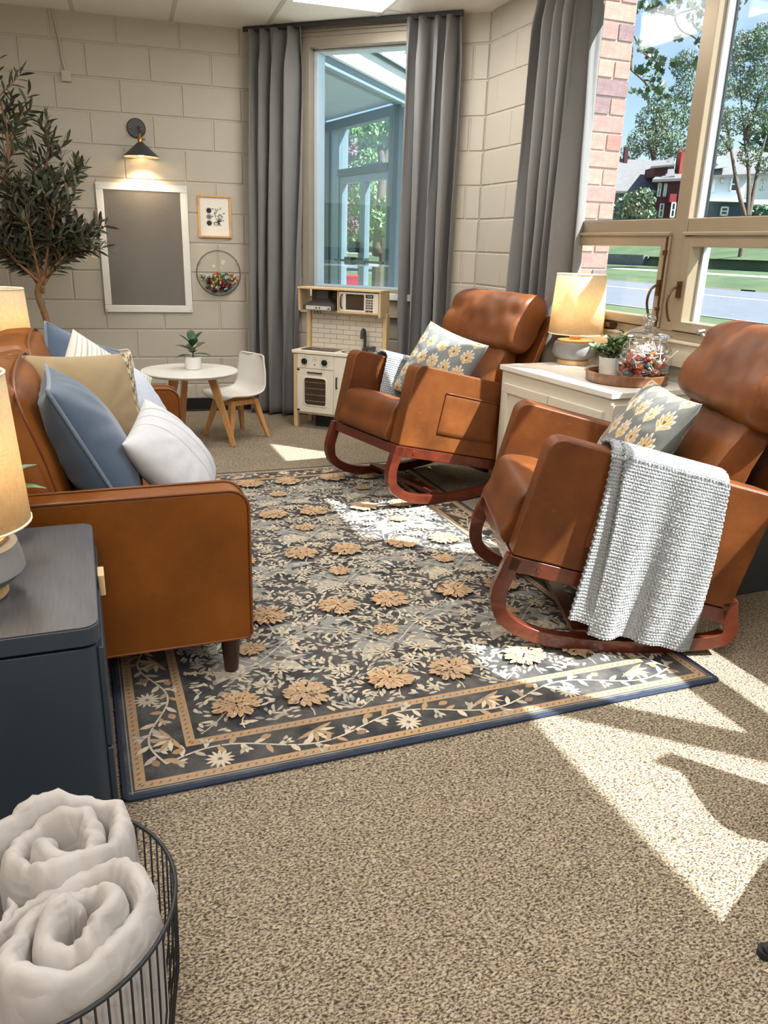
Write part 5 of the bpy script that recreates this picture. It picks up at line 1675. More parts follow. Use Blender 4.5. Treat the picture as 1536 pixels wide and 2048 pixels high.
G().add([(.21, PY_ - .1328, KT - .141), (.237, PY_ - .1328, KT - .141), (.237, PY_ - .1328, KT - .130)], [(0, 1, 2)]).obj('hood_print', BLACK, hp_)
hk = G()
for q in range(3): hk.tube(catmull([(.06 + .022 * q, PY_ - .01, KT - .158), (.06 + .022 * q, PY_ - .012, KT - .172), (.068 + .022 * q, PY_ - .02, KT - .178), (.074 + .022 * q, PY_ - .02, KT - .168)], 3), .002, 5)
hk.obj('utensil_hooks', BLACK, t, smooth=60)
# microwave
mw = thing('microwave', None, None); mw.parent = t
mw.name = 'microwave'
mx0, mx1, my, mz0, mz1 = .300, KW - .030, PY_ - .118, KT - .147, KT - .02
g = G(); g.box(mx0, mx1, my, PY_, mz0, mz0 + .012); g.box(mx0, mx1, my, PY_, mz1 - .012, mz1); g.box(mx0, mx0 + .05, my, PY_, mz0 + .012, mz1 - .012); g.box(mx1 - .105, mx1, my, PY_, mz0 + .012, mz1 - .012); g.box(mx0 + .05, mx1 - .105, PY_ - .012, PY_, mz0 + .012, mz1 - .012)
bpy.data.objects.remove(mw)
mb = g.obj('microwave', KWH, t, bevel=.002)
G().box(mx0 + .048, mx1 - .103, my + .006, my + .008, mz0 + .018, mz1 - .022).obj('microwave_window', SMOKE, mb)
G().tube(catmull([(mx0 + .024, my - .002, mz0 + .02), (mx0 + .022, my - .018, mz0 + .035), (mx0 + .022, my - .02, (mz0 + mz1) / 2), (mx0 + .022, my - .018, mz1 - .03), (mx0 + .024, my - .002, mz1 - .016)], 4), .006, 8).obj('microwave_handle', KGREY, mb, smooth=60)
kx = mx1 - .092
G().box(kx, kx + .055, my - .0015, my, mz1 - .034, mz1 - .010).obj('display', BLACK, mb)
def text(body, size, mat_, parent, M_, name='lettering', depth=.0004):
    cu = bpy.data.curves.new(name, 'FONT'); cu.body = body; cu.size = size; cu.extrude = depth; cu.align_x = 'CENTER'; cu.align_y = 'CENTER'
    cu.resolution_u = 2
    ob = bpy.data.objects.new(name, cu); COL.objects.link(ob)
    dg_ = bpy.context.evaluated_depsgraph_get()
    me = bpy.data.meshes.new_from_object(ob.evaluated_get(dg_)); me.materials.clear(); me.materials.append(mat_)
    bpy.data.objects.remove(ob)
    o2 = bpy.data.objects.new(name, me); link(o2, parent); o2.matrix_local = M_
    return o2
text('12:30', .017, KWH, mb, T(kx + .0275, my - .002, mz1 - .022) @ RX(90))
for r in range(4):
    for c_ in range(3):
        x = kx + .001 + c_ * .0185; z = mz1 - .054 - r * .0165
        b_ = G().box(x, x + .0145, my - .0015, my, z, z + .012).obj('key', KGREY, mb)
        text(str([1, 2, 3, 4, 5, 6, 7, 8, 9, 0, 0, 0][r * 3 + c_]) if r < 3 else '+0-'[c_], .009, KWH, mb, T(x + .00725, my - .002, z + .006) @ RX(90), 'digit')
for c_ in range(2):
    x = kx + c_ * .028; G().box(x, x + .025, my - .0015, my, mz1 - .123, mz1 - .112).obj('key', KGREY, mb)
# dark storage bin under the kitchen
tb = G().prism(rrect(-.10, .10, -.05, .05, .01, 3), 0, .085).obj('storage_box', BLACK, None, bevel=.004)
tb.location = (1.62, 5.30, .001); tb.rotation_euler = (0, 0, KY); tag(tb, 'small dark box on the carpet under the toy kitchen', 'box')
# ================================================================ wire basket with rolled duvets
BC = (-.151, 1.013); BR = .212
t = thing('wire_basket', 'round black wire basket holding rolled duvets at lower left', 'basket', (BC[0], BC[1], 0))
def ring3(r, z, n=64): return [(r * cos(2 * pi * k / n), r * sin(2 * pi * k / n), z) for k in range(n)]
G().tube(ring3(BR, .30), .0036, 8, True).obj('rim', BLACK, t, smooth=180)
G().tube(ring3(BR * .90, .004), .0032, 8, True).obj('base_ring', BLACK, t, smooth=180)
wme = G().tube([(BR * .90, 0, .004), (BR * .985, 0, .15), (BR, 0, .30)], .0017, 6).mesh('wire'); wme.materials.append(BLACK); wme.shade_smooth()
for k in range(72):
    o = bpy.data.objects.new('wire', wme); o.rotation_euler = (0, 0, 2 * pi * k / 72); link(o, t)
bw_ = G()
for k in range(-6, 7):
    y = k * BR * .9 / 6.5; x = sqrt(max(0, (BR * .9) ** 2 - y * y)); bw_.tube([(-x, y, .004), (x, y, .004)], .0016, 5)
bw_.obj('base_wires', BLACK, t)
def duvet_mat():
    k = NT('grey_duvet_cotton')
    v = k.coord('Object')
    k.l(k.ramp(k.noise(v, 9, 3), [(.3, srgb(170, 163, 158)), (.7, srgb(188, 181, 176))]), k.b.inputs['Base Color'])
    k.b.inputs['Roughness'].default_value = .8; k.b.inputs['Sheen Weight'].default_value = .2; k.b.inputs['Specular IOR Level'].default_value = .25
    w = k.n('ShaderNodeTexNoise', Scale=9.0, Detail=2.0, Roughness=.5, Distortion=.8); k.l(v, w.inputs['Vector'])
    f = k.n('ShaderNodeMath', _operation='SUBTRACT'); f.inputs[1].default_value = .5; k.l(w.outputs['Fac'], f.inputs[0])
    g = k.n('ShaderNodeMath', _operation='ABSOLUTE'); k.l(f.outputs[0], g.inputs[0])
    h = k.ramp(g.outputs[0], [(.0, (0, 0, 0)), (.09, (1, 1, 1))])
    k.bump(h, .22, .008)
    return k.m
DUV = duvet_mat()
def rolled(label, cx, cy, ztop, zbot, rx, ry, rot, turns, seed, spin=0.0, gap=1.0):
    NS, NP = int(90 * turns), 26
    rnd = random.Random(seed)
    th_ = rx / (turns + .35)        # pitch
    arc = 0; prev = None
    vs = []
    for i in range(NS + 1):
        f = i / NS; ang_ = spin + f * turns * 2 * pi
        r = th_ * (.42 + f * turns)
        k = ry / rx * f + (1 - f) * .9
        wob = 1 + .05 * sin(ang_ * 2.3 + seed) + .03 * sin(ang_ * 5.1 + seed * 2)
        px, py = r * cos(ang_) * wob, r * k * sin(ang_) * wob
        if prev: arc += hypot(px - prev[0], py - prev[1])
        prev = (px, py)
        nx, ny = cos(ang_), sin(ang_)
        q = abs(sin(arc * pi / .13)) ** .4         # quilted cells
        hw_ = th_ * .5 * gap * (.72 + .30 * q)
        endf = min(1, min(f, 1 - f) * NS / 12)
        hw_ *= (.35 + .65 * sqrt(endf))
        dz = .012 * sin(ang_ * 1.7 + seed) - .018 * (1 - f) * sin(seed)
        for j in range(NP):
            a = 2 * pi * j / NP
            ca, sa = cos(a), sin(a)
            # rounded slab section: narrow across, tall
            oy = hw_ * (abs(ca) ** .8) * (1 if ca > 0 else -1)
            H = (ztop - zbot) / 2
            sz = (abs(sa) ** .62) * (1 if sa > 0 else -1)
            z = (ztop + zbot) / 2 + dz + sz * (H - 0) 
            edge = max(0, sz) ** 3
            nz_ = mnoise.noise(Vector((px * 40 + seed, py * 40, z * 26)))
            pk = .0030 * sin(arc * 150 + 5 * sin(arc * 43)) * edge + .0045 * nz_
            vs.append((px + nx * (oy + pk), py + ny * (oy + pk), z + .006 * nz_ + .004 * mnoise.noise(Vector((px * 18, py * 18, seed * 3.1))) - .012 * edge * (1 - q)))
    fs = []
    for i in range(NS):
        for j in range(NP):
            j2 = (j + 1) % NP
            fs.append((i * NP + j, i * NP + j2, (i + 1) * NP + j2, (i + 1) * NP + j))
    fs.append(tuple(range(NP))[::-1]); fs.append(tuple(NS * NP + j for j in range(NP)))
    M_ = T(cx, cy, 0) @ RZ(rot)
    o = G().add(vs, fs, M_).obj('rolled_duvet', DUV, None, smooth=180)
    return tag(o, label, 'duvet', 'rolled grey duvets in the basket')
rolled('rolled grey duvet standing at the back of the wire basket', -.102, 1.095, .365, .012, .112, .090, 8, 2.2, 2, 1.75, 1.12)
rolled('rolled grey duvet standing at the front right of the wire basket', -.086, .926, .345, .012, .116, .080, 36, 2.3, 5, .11, 1.12)
rolled('rolled grey duvet at the left of the basket, cut by the frame', -.258, .985, .345, .012, .085, .080, 0, 2.0, 9, .3)
# ================================================================ olive tree in the corner
BARK = plain('olive_bark', srgb(128, 92, 60), .8, var=.25, vscale=30, bump=.4, bscale=60)
OLV = plain('olive_leaf', srgb(74, 76, 60), .42, var=.35, vscale=25)
OLV2 = plain('olive_leaf_pale', srgb(104, 110, 90), .5, var=.25, vscale=25)
t = thing('olive_tree', 'tall artificial olive tree with dark narrow leaves in the left corner', 'tree', (-.185, 5.47, 0))
G().lathe([(.12, 0), (.14, .02), (.16, .30), (.155, .305), (.145, .28)], 30, I4, True, False).obj('pot', BLACK, t, smooth=50)
G().cyl(.146, .2, .27, 24).obj('soil', SOIL, t)
rn = random.Random(17)
trunk = catmull([(-.02, 0, .26), (-.035, 0, .5), (-.02, .01, .72), (-.055, 0, .9), (-.01, .0, 1.0)], 5)
G().tube(trunk, [.024 - .008 * i / len(trunk) for i in range(len(trunk))], 10).obj('trunk', BARK, t, smooth=180)
tips = []
def branch(p, d, L, r, depth, g):
    pts = [p]; q = p.copy(); dd = d.copy(); n = 6
    for k in range(n):
        dd = (dd + Vector((rn.uniform(-.16, .16), rn.uniform(-.16, .16), rn.uniform(-.06, .14)))).normalized()
        q = q + dd * L / n; pts.append(q.copy())
    g.tube(pts, [r * (1 - .7 * k / n) for k in range(n + 1)], 6)
    tips.append((pts, dd, depth))
    return pts, dd
# main limbs aimed at measured crown lobes (local coordinates)
limbs = [((-.03, 0, .93), (-.16, -.04, 1.5)), ((-.02, 0, .98), (.02, .0, 1.56)), ((-.02, 0, .96), (.14, .02, 1.30)), ((-.02, 0, .90), (-.22, .02, 1.30)), ((.0, 0, 1.05), (.20, -.04, 1.13)),
         ((-.16, -.04, 1.5), (-.15, .0, 2.02)), ((.02, 0, 1.5), (.10, .05, 1.78)), ((-.16, -.04, 1.5), (-.05, .02, 1.90)), ((-.2, .02, 1.3), (-.33, .0, 1.6)), ((-.03, 0, .95), (-.06, -.14, 1.32)), ((-.02, 0, .98), (.1, -.12, 1.42)), ((-.02, 0, .95), (-.22, -.05, 1.16)), ((-.03, 0, .93), (.05, .04, 1.18)), ((-.16, -.04, 1.5), (-.26, 0, 1.82)), ((.0, 0, 1.0), (.22, .0, 1.24)), ((-.02, 0, .95), (.12, .03, 1.10)), ((-.02, 0, .92), (-.16, 0, 1.06)), ((-.03, 0, .95), (-.30, 0, 1.22)), ((.02, 0, 1.2), (.16, -.05, 1.5)), ((-.02, 0, 1.1), (-.12, .02, 1.45))]
bg = G()
for a, b in limbs:
    a, b = Vector(a), Vector(b)
    m_ = a.lerp(b, .5) + Vector((rn.uniform(-.04, .04), rn.uniform(-.04, .04), .02))
    pts = catmull([a, m_, b], 5); r0 = .011
    bg.tube(pts, [r0 * (1 - .65 * k / len(pts)) for k in range(len(pts))], 7)
    for k in range(13 if b.z < 1.6 else 6):
        f = rn.uniform(.25, 1.0); p = pts[min(len(pts) - 1, int(f * len(pts)))]
        d = ((b - a).normalized() * .7 + Vector((rn.uniform(-1, 1), rn.uniform(-1, 1), rn.uniform(-.1, 1.1)))).normalized()
        branch(Vector(p), d, rn.uniform(.12, .27), .0032, 1, bg)
    tips.append((pts[len(pts) // 2:], (b - a).normalized(), 0))
bg.obj('branches', BARK, t, smooth=180)
lmesh = []
for m_ in (OLV, OLV, OLV, OLV2):
    g = G(); bent_leaf(g, (0, 0, 0), (1, 0, 0), .084, .021, .12, 4, .15); me = g.mesh('leaf'); me.materials.append(m_); me.shade_smooth(); lmesh.append(me)
spots = []
for pts, dd, dep in tips:
    n = int((13 if dep else 8))
    for k in range(n):
        f = .15 + .85 * k / n; i = min(len(pts) - 2, int(f * (len(pts) - 1))); p = Vector(pts[i]).lerp(Vector(pts[i + 1]), f * (len(pts) - 1) - i)
        ax = (Vector(pts[i + 1]) - Vector(pts[i])).normalized()
        s = ax.orthogonal().normalized(); s = Matrix.Rotation(k * 2.4 + rn.uniform(-.5, .5), 3, ax) @ s
        d = (ax * .75 + s * .8 + Vector((0, 0, .1))).normalized()
        spots.append((p, d, rn.uniform(.75, 1.15)))
rn.shuffle(spots)
spots.sort(key=lambda s: s[0].y)
sg = G()
def leaf_matrix(p, d, sc):
    x = d; z = (Vector((0, 0, 1)) - x * x.z); z = z.normalized() if z.length > .05 else x.orthogonal().normalized(); y = z.cross(x)
    M_ = Matrix(((x.x, y.x, z.x, p.x), (x.y, y.y, z.y, p.y), (x.z, y.z, z.z, p.z), (0, 0, 0, 1)))
    return M_ @ Matrix.Rotation(rn.uniform(-1.0, 1.0), 4, 'X') @ Matrix.Scale(sc, 4)
rest_v, rest_f = [], []
bl = [tuple(v.co) for v in lmesh[0].vertices]; bf = [tuple(f.vertices) for f in lmesh[0].polygons]
for k, (p, d, sc) in enumerate(spots):
    if k < 300:
        o = bpy.data.objects.new('leaf', lmesh[k % 4]); o.matrix_local = leaf_matrix(p, d, sc); link(o, t)
    else: sg.add(bl, bf, leaf_matrix(p, d, sc))
sg.obj('small_leaves', OLV, t, smooth=180, kind='stuff')
# planter and leaves at the right edge behind the near rocker
GRNB = plain('glossy_green_leaf', srgb(44, 96, 48), .35, var=.25, vscale=20)
t = thing('floor_planter', 'dark grey square planter with broad green leaves at the right edge', 'planter', (2.31, 2.24, 0))
G().prism(rrect(-.15, .15, -.16, .16, .015, 3), 0, .34).obj('planter_box', plain('slate_planter', srgb(62, 64, 68), .6), t, bevel=.006)
G().box(-.135, .135, -.145, .145, .34, .345).obj('soil', SOIL, t)
rn = random.Random(6)
for k in range(14):
    a = k * 2.4 + 1; e = rn.uniform(.2, 1.0); g = G()
    g.tube([(0, 0, .34), (.04 * cos(a), .04 * sin(a), .42)], .003, 5)
    bent_leaf(g, (.04 * cos(a), .04 * sin(a), .415), (cos(a) * cos(e), sin(a) * cos(e), sin(e)), rn.uniform(.15, .22), .07, .6)
    g.obj('leaf', GRNB, t, smooth=180)
# black lounge chair beyond the right edge: one foot is in the picture, its shadow crosses the carpet
t = thing('lounge_chair', 'black lounge chair at the lower right edge, only its foot in view', 'chair', (1.60, .50, 0), radians(205))
BFAB = fabric('black_fabric', srgb(34, 34, 36), .1, 800, .85, .2)
puffbox(-.27, .24, -.27, .27, .25, .41, (.01, .01, .02), .06, .002).obj('seat', BFAB, t, smooth=180)
vs = []
def shellfn(u, v):
    a = radians(110 + 140 * u); r = .34 - .03 * v
    top = .46 + .70 * (1 - abs(2 * u - 1) ** 1.1)
    z = .26 + (top - .26) * v
    lean = .16 * v * (1 - abs(2 * u - 1) ** 2)
    return ((r + lean) * cos(a) * 1.0, (r) * sin(a) * 1.0, z)
G().grid(shellfn, 40, 16).obj('back_shell', BFAB, t, smooth=180, solid=.05)
for sx, sy in ((1, 1), (1, -1), (-1, 1), (-1, -1)):
    LX_, LY_ = (.335, .465 * sy) if sx > 0 else (-.27, .28 * sy)
    G().tube([(.16 * sx, .18 * sy, .27), (LX_, LY_, .012)], [.018, .013], 12).lathe([(.016, 0), (.016, .014)], 12, T(LX_, LY_, .0)).obj('leg', BLACK, t, smooth=60)

# ================================================================ outside
CAMM = cam.matrix_world.copy()
def ray(px, py):
    d = Vector(((px - 768) / 1556.6, -(py - 1024) / 1556.6, -1.0))
    return (CAMM.to_3x3() @ d)
CPOS = Vector((0, 0, 1.24))
def at(px, py, depth): return CPOS + ray(px, py) * depth
def on_x(px, py, X):
    r = ray(px, py); return CPOS + r * (X / r.x)
# brick pier between the windows: each brick its own piece
MORT = plain('mortar', srgb(196, 184, 176), .9, var=.08, vscale=40, bump=.3, bscale=120)
BRK = [plain('red_brick', srgb(*c), .85, var=.16, vscale=30, bump=.4, bscale=150) for c in ((188, 132, 120), (194, 140, 126), (178, 112, 102), (176, 126, 118), (136, 110, 112))]
PXA, PXB, PYA, PYB = 2.585, 2.835, 3.905, 4.60
pier = G().box(PXA, PXB - .004, PYA + .006, PYB, -.4, 4.2).obj('brick_pier', MORT)
tag(pier, 'sunlit red brick pier outside the left end of the street window', 'pier')
bh, bl_ = .0868, .205
bms = {}
def brick_mesh(L, W, m_i):
    kk = (round(L, 3), round(W, 3), m_i)
    if kk in bms: return bms[kk]
    g = G().box(.0055, L - .0055, 0, W, .006, bh - .006); me = g.mesh('brick'); me.materials.append(BRK[m_i]); bms[kk] = me; return me
rn = random.Random(12)
row = 0; z = .55
while z < 2.72:
    ed = [PXB - .205 * 2, PXB - .205, PXB] if row % 2 else [PXB - .3075, PXB - .205, PXB - .1025, PXB]
    for a, b in zip(ed[:-1], ed[1:]):
        a = max(a, PXA)
        if b - a < .02: continue
        mi = 4 if rn.random() < .09 else rn.randrange(4)
        o = bpy.data.objects.new('brick', brick_mesh(b - a, .095, mi)); o.location = (a, PYA + rn.uniform(-.0015, .0015), z); link(o, pier)
    z += bh; row += 1
# terrain
GRASS = NT('lawn')
v = GRASS.coord('Object'); n1_ = GRASS.noise(v, .35, 4); n2_ = GRASS.noise(v, 9, 3)
GRASS.l(GRASS.mix(.4, GRASS.ramp(n1_, [(.3, srgb(70, 88, 66)), (.7, srgb(100, 114, 84))]), GRASS.ramp(n2_, [(.3, srgb(60, 78, 56)), (.7, srgb(102, 114, 86))])), GRASS.b.inputs['Base Color'])
GRASS.b.inputs['Roughness'].default_value = .95; GRASS.b.inputs['Specular IOR Level'].default_value = .1
GRASS = GRASS.m
ASPH = plain('asphalt', srgb(100, 105, 114), .9, var=.08, vscale=1.2, bump=.2, bscale=60)
CONCW = plain('concrete_walk', srgb(196, 194, 186), .9, var=.05, vscale=2)
prof = [(2.70, -.45), (8, -.5), (18.4, -.56), (18.4, -.62)]
def strip(name, label, mat_, x0, z0, x1, z1, n=6, y0=-60, y1=190):
    g = G().grid(lambda u, v: (x0 + (x1 - x0) * u, y0 + (y1 - y0) * v, z0 + (z1 - z0) * u), n, 30)
    o = g.obj(name, mat_); tag(o, label, None, None, 'structure'); return o
strip('lawn', 'near lawn between the building and the street', GRASS, 2.72, -.42, 18.6, -.55)
strip('street', 'grey street with a yellow centre line', ASPH, 18.6, -.62, 36.6, -.60)
strip('street_line', 'pale yellow line along the street', plain('road_paint', srgb(206, 190, 130), .8), 29.5, -.600, 30.0, -.600)
strip('curb', 'concrete curb on the near side of the street', CONCW, 18.4, -.52, 19.3, -.60)
strip('lawn', 'far verge between street and pavement', GRASS, 36.6, -.52, 43.0, .02)
strip('sidewalk', 'pale pavement across the street', CONCW, 43.0, .03, 44.4, .10)
strip('lawn', 'grass bank below the retaining wall', GRASS, 44.4, .10, 49.0, .30)
strip('lawn', 'rising lawn in front of the far houses', GRASS, 49.0, 1.10, 62.0, 3.3)
strip('lawn', 'upper lawn around the far houses', GRASS, 62.0, 3.3, 120.0, 7.5)
wl = G().box(48.8, 49.3, 62, 160, .2, 1.22).obj('retaining_wall', plain('grey_stone', srgb(120, 122, 122), .9, var=.2, vscale=2.5, bump=.4, bscale=8)); tag(wl, 'low grey stone retaining wall across the street', 'wall')
bk = G().grid(lambda u, v: (48.9 + .6 * u, -60 + 122 * v, .3 + .85 * u), 2, 10).obj('lawn', GRASS); tag(bk, 'steep grass edge right of the retaining wall', None, None, 'structure')
# small utility box on the far lawn
q = at(1498, 571, 56); ub = G().box(-.4, .4, -.3, .3, -.2, .95).obj('utility_box', plain('utility_grey', srgb(84, 92, 96), .6), None, bevel=.03); ub.location = (q.x, q.y, q.z - .4); tag(ub, 'small dark grey utility box across the street', 'box')
# side yard seen through the tall window
g = G().grid(lambda u, v: (-40 + 42.72 * u, 7.0 + 80 * v, -.40 - .2 * v), 8, 20).obj('lawn', GRASS); tag(g, 'side lawn beyond the glass vestibule', None, None, 'structure')
g = G().box(.2, 5.5, 5.4, 11.5, -.5, -.36).obj('entry_pavement', CONCW); tag(g, 'concrete paving under the glass vestibule', None, None, 'structure')
# ---- glass vestibule outside the tall window
VAL = plain('vestibule_aluminium', srgb(124, 142, 154), .4, .2, var=.03)
VALD = plain('vestibule_dark', srgb(62, 76, 84), .45, .2, var=.03)
FASC = plain('white_fascia', srgb(214, 222, 226), .5, var=.02)
Cc = Vector((2.904, 7.33)); ve = Vector((.683, .730)); vl = Vector((cos(radians(98.92)), sin(radians(98.92))))
t = thing('glass_vestibule', 'glass entrance vestibule with white roof edge outside the tall window', 'vestibule', (Cc.x, Cc.y, 0))
def vbar(g, o, a0, a1, z0, z1, d, w0, w1):
    """box along direction d from a0 to a1, width w0..w1 to the left of d"""
    nn = Vector((-d.y, d.x)); vs = []
    for z in (z0, z1):
        for a, w in ((a0, w0), (a1, w0), (a1, w1), (a0, w1)): p = o + d * a + nn * w; vs.append((p.x, p.y, z))
    g.add(vs, [(0, 3, 2, 1), (4, 5, 6, 7), (0, 1, 5, 4), (1, 2, 6, 5), (2, 3, 7, 6), (3, 0, 4, 7)])
O2 = Vector((0, 0))
g = G(); vbar(g, O2, -2.05, .12, 2.52, 2.67, ve, -.10, .02); vbar(g, O2, -2.05, .16, 2.69, 2.78, ve, -.16, .02); g.obj('fascia', FASC, t)
g = G(); vbar(g, O2, -2.05, .14, 2.67, 2.69, ve, -.12, .02); g.obj('drip_edge', VALD, t)
g = G(); vbar(g, O2, -2.05, .05, 2.45, 2.52, ve, -.06, .06); vbar(g, O2, -.09, .05, -.4, 2.45, ve, -.06, .06); vbar(g, O2, -2.05, -1.97, -.4, 2.45, ve, -.06, .06); g.obj('side_frame', VAL, t, bevel=.004)
g = G(); vbar(g, O2, -1.97, -.09, -.35, 2.45, ve, -.004, .004); g.obj('side_glass', PANE, t)
# door wall
g = G(); vbar(g, O2, .0, 1.75, 2.38, 2.47, vl, -.05, .05); vbar(g, O2, .06, .16, -.4, 2.4, vl, -.05, .05); g.obj('door_frame', VALD, t, bevel=.004)
g = G(); vbar(g, O2, 1.42, 1.70, -.4, 2.4, vl, -.06, .06); g.obj('corner_post', VALD, t, bevel=.004)
g = G(); vbar(g, O2, 1.22, 1.42, -.4, 2.4, vl, -.07, .04); g.obj('jamb', VAL, t, bevel=.004)
g = G(); vbar(g, O2, .16, 1.22, 1.92, 1.99, vl, -.06, .06); vbar(g, O2, .45, .9, 1.97, 2.03, vl, -.10, -.05); g.obj('transom', VALD, t, bevel=.004)
for (a, b) in ((.16, .70), (.70, 1.22)):
    d = G(); vbar(d, O2, a, a + .06, -.38, 1.92, vl, -.03, .03); vbar(d, O2, b - .06, b, -.38, 1.92, vl, -.03, .03); vbar(d, O2, a + .06, b - .06, 1.85, 1.92, vl, -.03, .03); vbar(d, O2, a + .06, b - .06, -.38, -.1, vl, -.03, .03)
    do = d.obj('door', VAL, t, bevel=.004)
    g = G(); vbar(g, O2, a + .06, b - .06, -.1, 1.85, vl, -.003, .003); g.obj('door_glass', PANE, do)
    g = G(); vbar(g, O2, a, b, 1.075, 1.10, vl, .06, .085); vbar(g, O2, b - .17 if a < .5 else a + .10, b - .02 if a < .5 else a + .25, 1.045, 1.125, vl, .03, .10); g.obj('push_bar', VALD, do, bevel=.003)
g = G(); vbar(g, O2, .74, .90, 1.17, 1.28, vl, .03, .08); g.obj('lock_box', VALD, t, bevel=.004)
g = G(); vbar(g, O2, .16, 1.22, 2.0, 2.37, vl, -.003, .003); g.obj('transom_glass', PANE, t)
# roof / soffit and the far side wall
pa, pb, pc_, pd_ = (ve * -2.05), Vector((0, 0)), vl * 1.70, vl * 1.70 - ve * 2.4
g = G().add([(p.x, p.y, z) for z in (2.50, 2.60) for p in (pa, pb, pc_, pd_)], [(0, 3, 2, 1), (4, 5, 6, 7), (0, 1, 5, 4), (1, 2, 6, 5), (2, 3, 7, 6), (3, 0, 4, 7)]); g.obj('soffit', plain('soffit_grey', srgb(150, 162, 162), .7), t)
g = G(); vbar(g, vl * 1.70, -2.2, .0, 2.38, 2.5, ve, -.05, .05); vbar(g, vl * 1.70, -.9, -.8, -.4, 2.4, ve, -.05, .05); g.obj('far_side_frame', VALD, t)
# red planters
RED = plain('red_planter', srgb(178, 34, 66), .5, var=.05)
for k, (px, py, dpt, lab) in enumerate(((636, 558, 10.5, 'red outdoor planter box seen left of the vestibule post'), (702, 562, 10.5, 'red outdoor planter box seen through the vestibule door'))):
    q = at(px, py, dpt)
    g = G().prism(rrect(-.20, .20, -.20, .20, .03, 3), -.40, q.z + .075).obj('outdoor_planter', RED, None, bevel=.01)
    g.location = (q.x + (-.18 if k == 0 else 0), q.y, 0); g.rotation_euler = (0, 0, radians(-21)); tag(g, lab, 'planter', 'red outdoor planters')
# ---- trees outside
TBARK = plain('tree_bark', srgb(92, 78, 66), .9, var=.2, vscale=6)
def leafmat(n, c): return plain(n, c, .6, var=.35, vscale=.8)
LGR = leafmat('leaf_green', srgb(138, 170, 116)); LDK = leafmat('leaf_deep', srgb(84, 112, 84)); LPU = leafmat('leaf_purple', srgb(112, 84, 90)); LYG = leafmat('leaf_sage', srgb(108, 126, 100))
def cards(blobs, n, size, seed, leafy=.5):
    rng = np.random.default_rng(seed)
    w = np.array([b[3] ** 2 for b in blobs]); w = w / w.sum()
    idx = rng.choice(len(blobs), n, p=w)
    B = np.array([b[:3] for b in blobs])[idx]; Rr = np.array([b[3] for b in blobs])[idx]
    d = rng.normal(size=(n, 3)); d /= np.linalg.norm(d, axis=1)[:, None]
    P = B + d * (Rr * rng.uniform(.25, 1, n) ** .5)[:, None] * np.array([1, 1, .85])
    # a leaf spray: bent quad pointing outward and down
    a = rng.normal(size=(n, 3)); a /= np.linalg.norm(a, axis=1)[:, None]
    b = np.cross(a, rng.normal(size=(n, 3))); b /= np.linalg.norm(b, axis=1)[:, None]
    s = size * rng.uniform(.5, 1.2, n)[:, None]
    V = np.stack([P - a * s, P - b * s * .42, P + a * s, P + b * s * .42], 1).reshape(-1, 3)
    F = np.arange(n * 4).reshape(-1, 4)
    return V, F
def tree(name, label, base, trunks, blobs, n, size, lm_, seed, group='trees across the street', trunk_r=.18, cat='tree'):
    t = thing(name, label, cat, base, 0, group)
    g = G()
    for tr in trunks:
        pts = catmull([Vector(p) for p in tr], 4); g.tube(pts, [trunk_r * (1 - .75 * i / len(pts)) for i in range(len(pts))], 7)
    if trunks: g.obj('trunk', TBARK, t, smooth=180)
    g = G().cyl(max(.04, trunk_r * .8), -max(2.2, .06 * Vector(base).length), .3, 8); g.obj('lower_trunk', TBARK, t)
    V, F = cards(blobs, n, size, seed)
    o = np_obj('foliage', V, F, lm_, t, smooth=False); o['kind'] = 'stuff'
    return t
def at_local(base, px, py, depth): q = at(px, py, depth) - base; return (q.x, q.y, q.z)
# tree behind the red house (left pane)
def px_tree(name, label, base_px, depth, trunk_px, blob_px, n, size, lm_, seed, tr=.18, group='trees across the street', cat='tree'):
    b = at(base_px[0], base_px[1], depth)
    s = depth / 1556.6
    trunks = [[at_local(b, x, y, depth) for x, y in pts] for pts in trunk_px]
    blobs = [(*at_local(b, x, y, depth + dz), r * s) for x, y, r, dz in blob_px]
    return tree(name, label, b, trunks, blobs, n, size, lm_, seed, group, tr, cat)
px_tree('street_tree', 'airy grey green tree behind the dark red house', (1310, 350), 125, [[(1305, 350), (1312, 260), (1318, 215)], [(1308, 320), (1290, 255)], [(1310, 300), (1340, 230)]],
        [(1318, 205, 26, 0), (1305, 240, 34, 0), (1335, 250, 36, 2), (1285, 280, 32, 0), (1320, 290, 36, 0), (1350, 290, 34, 0), (1262, 306, 22, 0), (1352, 215, 28, 3), (1372, 180, 30, 3), (1368, 140, 26, 3), (1385, 235, 30, 2), (1372, 120, 24, 2)], 9000, .27, LYG, 1, .4)
px_tree('street_tree', 'many stemmed pale green tree in front of the grey house', (1492, 440), 62, [[(1492, 440), (1476, 380), (1462, 300), (1448, 210)], [(1494, 440), (1498, 360), (1490, 280), (1480, 170)], [(1496, 440), (1510, 370), (1524, 300), (1545, 230)], [(1462, 300), (1440, 270)], [(1490, 280), (1520, 190)]],
        [(1455, 120, 34, 0), (1480, 95, 36, 0), (1515, 90, 36, 0), (1440, 175, 34, 0), (1475, 165, 40, 2), (1515, 170, 40, 0), (1435, 235, 28, 0), (1470, 240, 34, 0), (1515, 245, 34, 0), (1445, 290, 24, 0), (1500, 310, 26, 0), (1540, 120, 40, 0), (1545, 210, 40, 0), (1530, 330, 20, 0), (1530, 70, 30, 0)], 14000, .135, LYG, 2, .2)
px_tree('street_tree', 'dark hedge like tree line far behind the houses', (1500, 440), 170, [], [(1180, 330, 60, 0), (1250, 345, 34, 0), (1560, 300, 90, 0), (1640, 260, 120, 0), (1100, 300, 80, 0)], 3500, 1.1, LDK, 3, .2)
